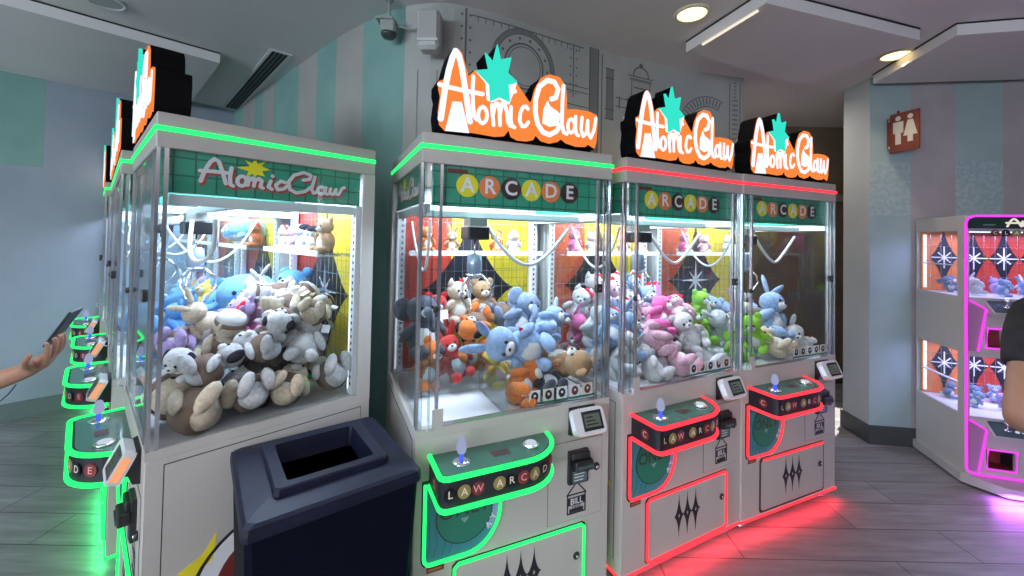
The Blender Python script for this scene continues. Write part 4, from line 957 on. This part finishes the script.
for ti,(z0,z1) in enumerate(WZ):
    lo=z0-.40; 
    b=MB(); b.mt(RED_T).box((.25,HD-.03,z0),(HW-.02,HD-.021,z1)); b.mt(ORP).box((.021,HD-.03,z0),(.25,HD-.021,z1)); 
    for cx in (.16,.34,.52,.70):
        b.mt(BLACKP).prism(star4(cx,(z0+z1)/2+.03,.090,.21,7,1.3),HD-.034,HD-.031)
        for k in range(8):
            a=rad(45*k); L=.085 if k%2==0 else .055
            b.mt(WHP).stroke([(cx,(z0+z1)/2+.03),(cx+L*cos(a),(z0+z1)/2+.03+L*sin(a))],.008,HD-.037,HD-.0345,caps=False)
    obj('back_panel',b,t)
    b=MB(); b.mt(GLASS).box((.005,.075,z0),(.010,.505,z1)); obj('side_glass',b,t); b=MB(); b.mt(GLASS).box((HW-.01,.075,z0),(HW-.005,.505,z1)); obj('side_glass',b,t)
    b=MB(); b.mt(GLASS).box((.03,.004,z0),(HW-.03,.008,z1)); obj('front_glass',b,t)
    b=MB(); b.mt(WHITE).box((.02,.02,z0-.03),(HW-.02,HD-.03,z0-.004)); b.box((.02,.05,(z0+z1)/2-.02),(.04,HD-.03,(z0+z1)/2-.012)); b.mt(LEDW).box((.03,HD-.045,z0+.02),(.045,HD-.035,z1-.02)); b.box((.05,.03,z1-.012),(HW-.05,.05,z1-.004)); obj('display_floor',b,t)
    b=MB(); b.mt(ALU)
    for k in range(1,4): z=z0+(z1-z0)*k/4; b.box((.02,HD-.06,z),(HW-.02,HD-.058,z+.003))
    for k in range(14): b.box((.06+.065*k,HD-.062,z0+.02),(.0625+.065*k,HD-.06,z1-.02))
    obj('wire_grid',b,t)
    # fascia under the window with sloping console, chute opening and neon
    b=MB(); b.mt(SHELL).box((.02,0,z0-.02),(HW-.02,.02,z0)); b.box((.02,0,z0-.40 if ti else .072),(.105,.02,z0-.02)); b.box((.255,0,z0-.40 if ti else .072),(HW-.02,.02,z0-.02)); b.box((.105,0,lo+.195),(.255,.02,z0-.02)); b.box((.105,0,z0-.40 if ti else .072),(.255,.02,lo+.065 if ti==0 else lo+.065)); obj('fascia',b,t)
    b=MB(); b.mt(SHELL).prism([(.0,z0-.022),(.0,z0-.10),(-.075,z0-.10),(-.075,z0-.088)],.10,HW-.10,'vz'); b.mt(mat('slate_console',(.06,.09,.12),.3)).prism([(.0,z0-.017),(-.073,z0-.083),(-.073,z0-.086),(0,z0-.021)],.11,HW-.11,'vz'); obj('console',b,t)
    b=MB(); b.mt(CHROME).lathe([(.022,0),(.02,.006),(.006,.008),(.006,.03),(.017,.036),(.019,.05),(.008,.062)],(.19,-.04,z0-.055),14); obj('joystick',b,t)
    for q in range(5):
        b=MB(); b.mt(emis('pale_lit_button')).lathe([(.010,0),(.010,.008),(.004,.011)],(.235+.032*q,-.045,z0-.060),10); obj('button',b,t)
    N=NEON['magenta']
    b=MB(); b.mt(mat('dark_red_bin',(.22,.02,.03),.5)).box((.105,.12,lo+.065),(.255,.13,lo+.195)); b.box((.105,.02,lo+.060),(.255,.13,lo+.066)); ch=obj('prize_chute',b,t)
    b=MB(); b.mt(N).tube([(.105,-.006,lo+.065),(.255,-.006,lo+.065),(.262,-.006,lo+.195),(.112,-.006,lo+.195)],.0075,8,closed=True); obj('light_tube',b,ch)
    b=MB(); b.mt(mat('magenta_lit_panel',(.45,.22,.42),.4)).prism([(.012,z0-.02),(.098,z0-.075),(.055,z0-.36),(.012,z0-.36)],-.012,-.004); wp_=obj('wedge_panel',b,t)
    b=MB(); b.mt(N).tube([(.012,-.018,z0-.02),(.098,-.018,z0-.075),(.055,-.018,z0-.36)],.0075,8); obj('light_tube',b,wp_)
b=MB(); b.mt(mat('deep_green_header',(.012,.035,.035),.35)).prism([(.012,1.74),(HW-.012,1.74),(HW-.012,1.80),(HW-.05,1.818),(.05,1.818),(.012,1.80)],-.006,0); hb=obj('header_band',b,t)
b=MB(); b.mt(emis('lit_cream_letter',(.95,.85,.72),.8)); X=Matrix.Translation((.21,-.0065,-.0)); 
for s_ in ART['strokes']: b.stroke([(.205+.62*(p[0]-.05),1.745+.19*(p[1]-2.0)/1.0+.0) for p in s_],.011,-.011,-.007)
obj('script_lettering',b,hb)
b=MB(); b.mt(mat('grey_print')); b.text('mini claw',.020,front_M(.13,1.768,-.0065),.004) if False else b.box((.09,-.0072,1.762),(.155,-.0066,1.768)); obj('small_rule',b,hb)
for q,(m_,c_) in enumerate(((MAROON,'C'),(BLACKP,'L'),(GOLDP,'A'),(BROWNP,'W'))):
    b=MB(); b.mt(m_).disc((.155+.055*q,1.712),.022,-.004,-.001,n=18); b.mt(WHP).text(c_,.032,front_M(.155+.055*q,1.712,-.0045),.008); obj('letter_disc',b,hb)
b=MB(); b.mt(NEON['magenta'])
P=[(-.004,z) for z in (.12,1.78)]+[(.012,1.812),(.045,1.826),(HW-.045,1.826),(HW-.012,1.812),(HW+.004,1.78),(HW+.004,.12),(HW-.02,.09),(.05,.085),(.012,.097)]
b.tube([(x,-.010,z) for x,z in P],.0085,8,closed=True); obj('frame_light_tube',b,t)
MH=Matrix.Translation((3.111,2.80,0))@Matrix.Rotation(th,4,'Z')
rnd=random.Random(5)
for ti,(z0,z1) in enumerate(WZ):
    lvl='upper' if ti else 'lower'
    spots=[(.14,.40),(.27,.38),(.41,.40),(.56,.38),(.70,.40),(.85,.38),(.20,.24),(.34,.22),(.48,.24),(.62,.22),(.78,.24)]
    for i,(u,v) in enumerate(spots):
        c=rnd.choice(['pale blue','lilac','white','pale blue','grey blue']); k=rnd.choice(['bear','rabbit','elephant'])
        lab='%s plush %s, %s from the wall side %s tier of magenta cabinet'%(c,NOUN[k],ORD[i],lvl)
        plush(k,c,PC[c],MH@Vector((u,v,z0+.055)),Euler((rnd.uniform(-.5,.3),rnd.uniform(-.5,.5),th+rnd.uniform(-.8,.8))),.062,lab,'small plush toys in the magenta cabinet')

# ---------------------------------------------------------------- dark litter bin
e=Vector((.795,.607)); ang=math.atan2(e.y,e.x)
t=empty('litter_bin',(-.68,1.075,0),ang); tag(t,'dark navy square litter bin with a square opening in its lid','bin')
NAVY=noisy('navy_plastic',(.003,.004,.014),(.006,.008,.024),14,.5,6,bump=.15); NAVY.node_tree.nodes['Principled BSDF'].inputs['Specular IOR Level'].default_value=.3; s_=.492
def ring8(s0,c,z,ofs=0):
    a,b_=ofs,s0-ofs; return [(a+c,a,z),(b_-c,a,z),(b_,a+c,z),(b_,b_-c,z),(b_-c,b_,z),(a+c,b_,z),(a,b_-c,z),(a,a+c,z)]
def loft(b,rings,cap0=True,cap1=True):
    vs=[p for r in rings for p in r]; n=len(rings[0]); fs=[]
    for k in range(len(rings)-1):
        for i in range(n): j=(i+1)%n; fs.append((k*n+i,k*n+j,(k+1)*n+j,(k+1)*n+i))
    if cap0: fs.append(tuple(range(n-1,-1,-1)))
    if cap1: fs.append(tuple((len(rings)-1)*n+i for i in range(n)))
    b.add(vs,fs)
b=MB(); b.mt(NAVY); b.mt(mat('navy_bin_body',(.003,.004,.010),.6,spec=.04)); loft(b,[ring8(s_,.03,0,.035),ring8(s_,.03,.02,.03),ring8(s_,.016,.795,.002),ring8(s_,.016,.80,.006)]); obj('body',b,t)  # body is a darker copy of the lid's navy, side shade put in
b=MB(); b.mt(NAVY); loft(b,[ring8(s_,.014,.800,-.006),ring8(s_,.014,.815,-.006),ring8(s_,.014,.834,-.004),ring8(s_,.02,.841,.006),ring8(s_,.03,.850,.074),ring8(s_,.012,.850,.076),ring8(s_,.012,.868,.078),ring8(s_,.012,.872,.082),ring8(s_,.008,.870,.115),ring8(s_,.008,.80,.122)],True,False)
b.mt(mat('bin_inside',(.002,.002,.002),.95,spec=.02)).box((.03,.03,.30),(s_-.03,s_-.03,.31)); b.box((.03,.03,.31),(.034,s_-.03,.79)); b.box((.03,s_-.034,.31),(s_-.03,s_-.03,.79)); b.box((s_-.034,.03,.31),(s_-.03,s_-.03,.79)); obj('lid',b,t)

# ---------------------------------------------------------------- people
SKIN=noisy('warm_skin',(.30,.15,.10),(.36,.185,.12),12,.55); BLKC=noisy('black_cotton',(.010,.010,.013),(.018,.018,.022),30,.9); KH=noisy('grey_twill',(.20,.18,.16),(.25,.22,.20),30,.85); DEN=noisy('dark_denim',(.03,.04,.07),(.05,.06,.10),30,.85)
HAIR=mat('dark_hair',(.02,.014,.01),.6)
AS=1.15
def person(label, base, face, sh_r, arm_r, arm_l, hand_pts, top_m, leg_m, hgt=1.72):
    """base: point on the floor; face: heading; arm_r: world elbow, wrist of the visible arm"""
    k=hgt/1.72; B=Vector(base); f=Vector((cos(face),sin(face),0)); r=Vector((f.y,-f.x,0)); up=Vector((0,0,1))
    def p(a,c,z): return B+r*a*k+f*c*k+up*z*k
    V=[];Ed=[]
    def add(v,rr,par=None,ry=None):
        V.append((v.x,v.y,v.z,rr,ry or rr)); 
        if par is not None: Ed.append((par,len(V)-1))
        return len(V)-1
    pel=add(p(0,0,.95),.135,None,.11); ab=add(p(0,.01,1.10),.125,pel,.10); chh=add(p(0,.0,1.30),.15,ab,.11); nk0=add(p(0,-.01,1.43),.07,chh); nk=add(p(0,.0,1.50),.055,nk0); hd0=add(p(0,.02,1.58),.078,nk,.088); hd=add(p(0,.02,1.66),.072,hd0,.085)
    add(p(0,.105,1.585),.016,hd0)
    shv=[]
    for s,(el,wr,hp) in ((1,arm_r),(-1,arm_l)):
        sh=add(p(.17*s,0,1.40),.058,chh); el=Vector(el); wr=Vector(wr); shp=Vector(V[sh][:3]); mu=add(shp.lerp(el,.5),.047,sh); e_=add(el,.042*AS,mu); mf=add(el.lerp(wr,.35),.042*AS,e_); w_=add(wr,.028*AS,mf)
        shv.append((shp,Vector(V[mu][:3]),el))
        # palm and fingers
        d=Vector(hp[0]).normalized(); n=Vector(hp[1]).normalized(); sd=d.cross(n).normalized()
        pm=add(wr+d*.045,.022,w_,.033); pk=add(wr+d*.085,.018,pm,.034)
        for q,(o,L) in enumerate(((-.030,.062),(-.010,.072),(.011,.068),(.030,.052))):
            a0=add(wr+d*.098+sd*o,.0095,pk); a1=add(wr+d*(.098+L*.45)+sd*o*1.1+n*.012,.009,a0); a2=add(wr+d*(.098+L*.78)+sd*o*1.1+n*.034,.008,a1); add(wr+d*(.098+L*.92)+sd*o*1.1+n*.052,.0065,a2)
        tb=hp[2]; a0=add(wr+d*.045+sd*tb*.042+n*.012,.012,pm); a1=add(wr+d*.075+sd*tb*.060+n*.030,.0105,a0); add(wr+d*.105+sd*tb*.058+n*.045,.009,a1)
    for s in (1,-1):
        h=add(p(.095*s,0,.88),.095,pel); kn=add(p(.10*s,.02,.49),.058,h); cf=add(p(.10*s,-.01,.33),.056,kn); an=add(p(.10*s,-.02,.09),.036,cf); add(p(.105*s,.06,.04),.038,an,.03)
        add(p(.11*s,.15,.028),.026,len(V)-1)
    o=skin_body('person',V,Ed,SKIN); tag(o,label,'person')
    # clothing
    VT=[];ET=[]
    def at(v,rr,par=None,ry=None):
        VT.append((v.x,v.y,v.z,rr,ry or rr)); 
        if par is not None: ET.append((par,len(VT)-1))
        return len(VT)-1
    a0_=at(p(0,0,.86),.158,None,.135); a=at(p(0,0,.97),.156,a0_,.13); c1=at(p(0,.01,1.10),.148,a,.12); c2=at(p(0,-.005,1.29),.185,c1,.152); at(p(0,-.012,1.40),.125,c2,.115)
    for shp,mu,el in shv:
        s0=at(shp,.080,c2); s1=at(mu,.062,s0); 
        at(mu.lerp(el,.12),.064,s1)
    skin_body('shirt',VT,ET,top_m,2,0,o)
    VL=[];EL=[]
    VL.append((*p(0,0,1.02),.138,.115)); VL.append((*p(0,0,.93),.148,.125)); EL.append((0,1))
    for s in (1,-1):
        i=len(VL); VL.append((*p(.098*s,0,.82),.105)); EL.append((1,i)); VL.append((*p(.10*s,.02,.49),.080)); EL.append((i,i+1)); VL.append((*p(.10*s,-.02,.12),.062)); EL.append((i+1,i+2))
    skin_body('trousers',VL,EL,leg_m,2,0,o)
    for s in (1,-1):
        b=MB(); b.mt(BLACK).sphere(p(.105*s,.07,.045),(.052,.052,.045)); c=p(.11*s,.13,.038); b.sphere(c,(.05,.05,.036)); b.sphere(p(.108*s,-.01,.042),(.042,.042,.04)); obj('shoe',b,o)
    b=MB(); b.mt(HAIR).sphere(p(0,-.022,1.668),(.097*k,.104*k,.098*k),None,20,14,.03,2); obj('hair',b,o)
    for s in (1,-1):
        b=MB(); b.mt(EYE).sphere(p(.032*s,.098,1.615),.010,None,8,6); obj('eye',b,o)
        b=MB(); b.mt(SKIN).sphere(p(.088*s,.01,1.60),(.016,.022,.03)); obj('ear',b,o)
    b=MB(); b.mt(mat('lip',(.35,.12,.10),.5)).sphere(p(0,.098,1.545),(.024,.012,.007),None,10,6); obj('mouth',b,o)
    return o
# person at the left, only the forearm and the hand with the phone reach into the picture
wr=Vector((-1.765,1.50,1.090)); d=Vector((.15,.02,.10))
person('person in dark clothes reaching out an arm to film with a phone',(-2.62,1.22,0),rad(30),0,((-2.20,1.36,.925),wr,(d,(-.45,-.35,.85),1)),((-2.60,1.62,1.10),(-2.38,1.72,1.02),((.9,.1,-.2),(0,0,1),-1)),None,BLKC,DEN)
t=empty('phone',(-1.672,1.535,1.245)); tag(t,'dark smartphone held up in the outstretched hand','phone')
b=MB(); b.mt(BLACK).box((-.036,-.0045,-.074),(.036,.0045,.074),.003); obj('case',b,t)
b=MB(); b.mt(emis('phone_screen',(.45,.55,.62),.55)).box((-.032,-.0052,-.069),(.032,-.0046,.069)); obj('screen',b,t)
z_=Vector((.50,.12,.84)).normalized(); y_=Vector((.80,.35,-.50)); y_=(y_-z_*y_.dot(z_)).normalized(); x_=y_.cross(z_); t.rotation_euler=Matrix((x_,y_,z_)).transposed().to_euler()
b=MB(); P=[]
for i in range(16): q=i/15; P.append((wr.x-.02-.35*q, wr.y-.01-.02*q, wr.z-.045-.26*q**.75+.09*q*q))
b.mt(BLACK).tube(P,.0022,6); tag(obj('wrist_cord',b),'thin dark cord hanging from the wrist of the outstretched arm','cord')
# person at the right, only sleeve and arm in the picture
person('person in a black short-sleeved shirt standing at the magenta cabinet',(1.95,1.325,0),rad(55),0,((2.02,1.08,1.10),(2.25,1.28,1.04),((.7,.6,.1),(0,0,1),-1)),((1.60,1.28,1.065),(1.83,1.42,1.02),((.8,.6,0),(0,0,1),1)),None,BLKC,KH)

# ---------------------------------------------------------------- light
def area(name,loc,rot,sx,sy,e,col,spread=180):
    l=bpy.data.lights.new(name,'AREA'); l.shape='RECTANGLE'; l.size=sx; l.size_y=sy; l.energy=e; l.color=col; l.spread=rad(spread)
    o=bpy.data.objects.new(name,l); COL.objects.link(o); o.location=loc; o.rotation_euler=rot; return o
for i,(m_,e_,c_) in enumerate(((MA,24,(.62,.74,1)),(MB_,21,(.68,.79,1)),(MC,22,(.74,.79,1)),(MD,14,(.80,.87,1)),(ME,26,(.68,.78,1)),(MF,22,(.68,.78,1)),(MG,16,(.68,.78,1)))):
    M=Matrix.Translation(m_[0])@Matrix.Rotation(m_[1],4,'Z')
    area('machine_lamp',M@Vector((W/2,.40,1.878)),(0,0,m_[1]),.66,.50,e_,c_)
    col=(.05,1.,.25) if i not in (2,3) else (1.,.03,.05)
    o=area('underglow_lamp',M@Vector((W/2,-.012,.052)),(rad(-25),0,m_[1]),.84,.02,1.3 if i in(2,3) else .9,col)
for ti,(z0,z1) in enumerate(WZ):
    area('mini_cabinet_lamp',MH@Vector((.5,.26,z1-.02)),(0,0,th),.85,.35,8,(.50,.48,1.0))
o=area('magenta_underglow',MH@Vector((.5,-.15,.055)),(rad(-35),0,th),.9,.03,8,(.62,.14,1.0))
for i,x in enumerate((-7.55,-5.15,-2.75)): area('window_daylight',(x,-6.45,1.75),(rad(90),0,rad((-22,-15,-8)[i])),1.8,1.5,(190,170,110)[i],(.80,.90,1.0))
area('hall_fill',(2.45,4.15,2.9),(0,0,0),.5,.5,10,(1,.90,.78))  # added fill, put in to brighten the column's hallway side
s=bpy.data.lights.new('hall_sun','SPOT'); s.energy=700; s.color=(1,.95,.85); s.spot_size=rad(16); s.spot_blend=.1; s.shadow_soft_size=.03
so=bpy.data.objects.new('hall_sun',s); COL.objects.link(so); so.location=(4.05,4.62,1.9); so.rotation_euler=(Vector((3.0,3.82,0))-Vector((4.05,4.62,1.9))).to_track_quat('-Z','Y').to_euler()
w=bpy.data.worlds.new('World'); SC.world=w; w.use_nodes=True; w.node_tree.nodes['Background'].inputs[0].default_value=(.75,.85,1,1); w.node_tree.nodes['Background'].inputs[1].default_value=.25
area('ceiling_bounce_fill',(-2.0,-1.9,2.90),(0,0,0),4,3,26,(.92,.93,1.0))  # added fill for ambient bounce, not a fixture of the room
for i,x in enumerate((-1.7,1.7)):  # added out-of-view troughs with uplights, put in to brighten the ceiling
    t=empty('added_uplight_trough',(x,-2.2,2.20)); tag(t,('added unseen white uplight trough on the side of the daylight windows','added unseen white uplight trough on the side of the magenta cabinet')[i],'ceiling light','added fill uplights')
    b=MB(); b.mt(WHITE).box((-1.2,-.12,-.04),(1.2,.12,-.02)); b.box((-1.2,-.12,-.04),(1.2,-.10,.03)); b.box((-1.2,.10,-.04),(1.2,.12,.03)); obj('trough',b,t)
    for q in (-1,1):
        b=MB(); b.mt(ALU).tube([(q,0,-.02),(q,0,.8)],.004,6); obj('wire',b,t)
    area('ceiling_fill_uplight',(x,-2.2,2.20),(rad(180),0,0),2.2,.18,170,((.84,.92,.90),(1,.92,1.0))[i])

# ---------------------------------------------------------------- camera
f_,cy,pt,rl,ch=408.249,230.733,.0201,.0195,1.6069
fw=Vector((0,cos(pt),sin(pt))); up=Vector((0,-sin(pt),cos(pt))); rt=Vector((1,0,0))
rt,up=rt*cos(rl)+up*sin(rl), -rt*sin(rl)+up*cos(rl)
cd=bpy.data.cameras.new('camera'); cam=bpy.data.objects.new('camera',cd); COL.objects.link(cam)
cam.matrix_world=Matrix(((rt.x,up.x,-fw.x,0),(rt.y,up.y,-fw.y,0),(rt.z,up.z,-fw.z,ch),(0,0,0,1)))
cd.sensor_fit='HORIZONTAL'; cd.sensor_width=36; cd.lens=f_/1024*36; cd.shift_y=-(288-cy)/1024; cd.clip_start=.05; cd.clip_end=60
SC.camera=cam
SC.view_settings.view_transform='Standard'; SC.view_settings.look='None'; SC.view_settings.exposure=.12; SC.view_settings.gamma=1; SC.view_settings.use_curve_mapping=False
SC.cycles.use_denoising=True; SC.cycles.max_bounces=8; SC.cycles.transparent_max_bounces=24; SC.cycles.glossy_bounces=4; SC.cycles.sample_clamp_indirect=4; SC.cycles.caustics_reflective=False; SC.cycles.caustics_refractive=False
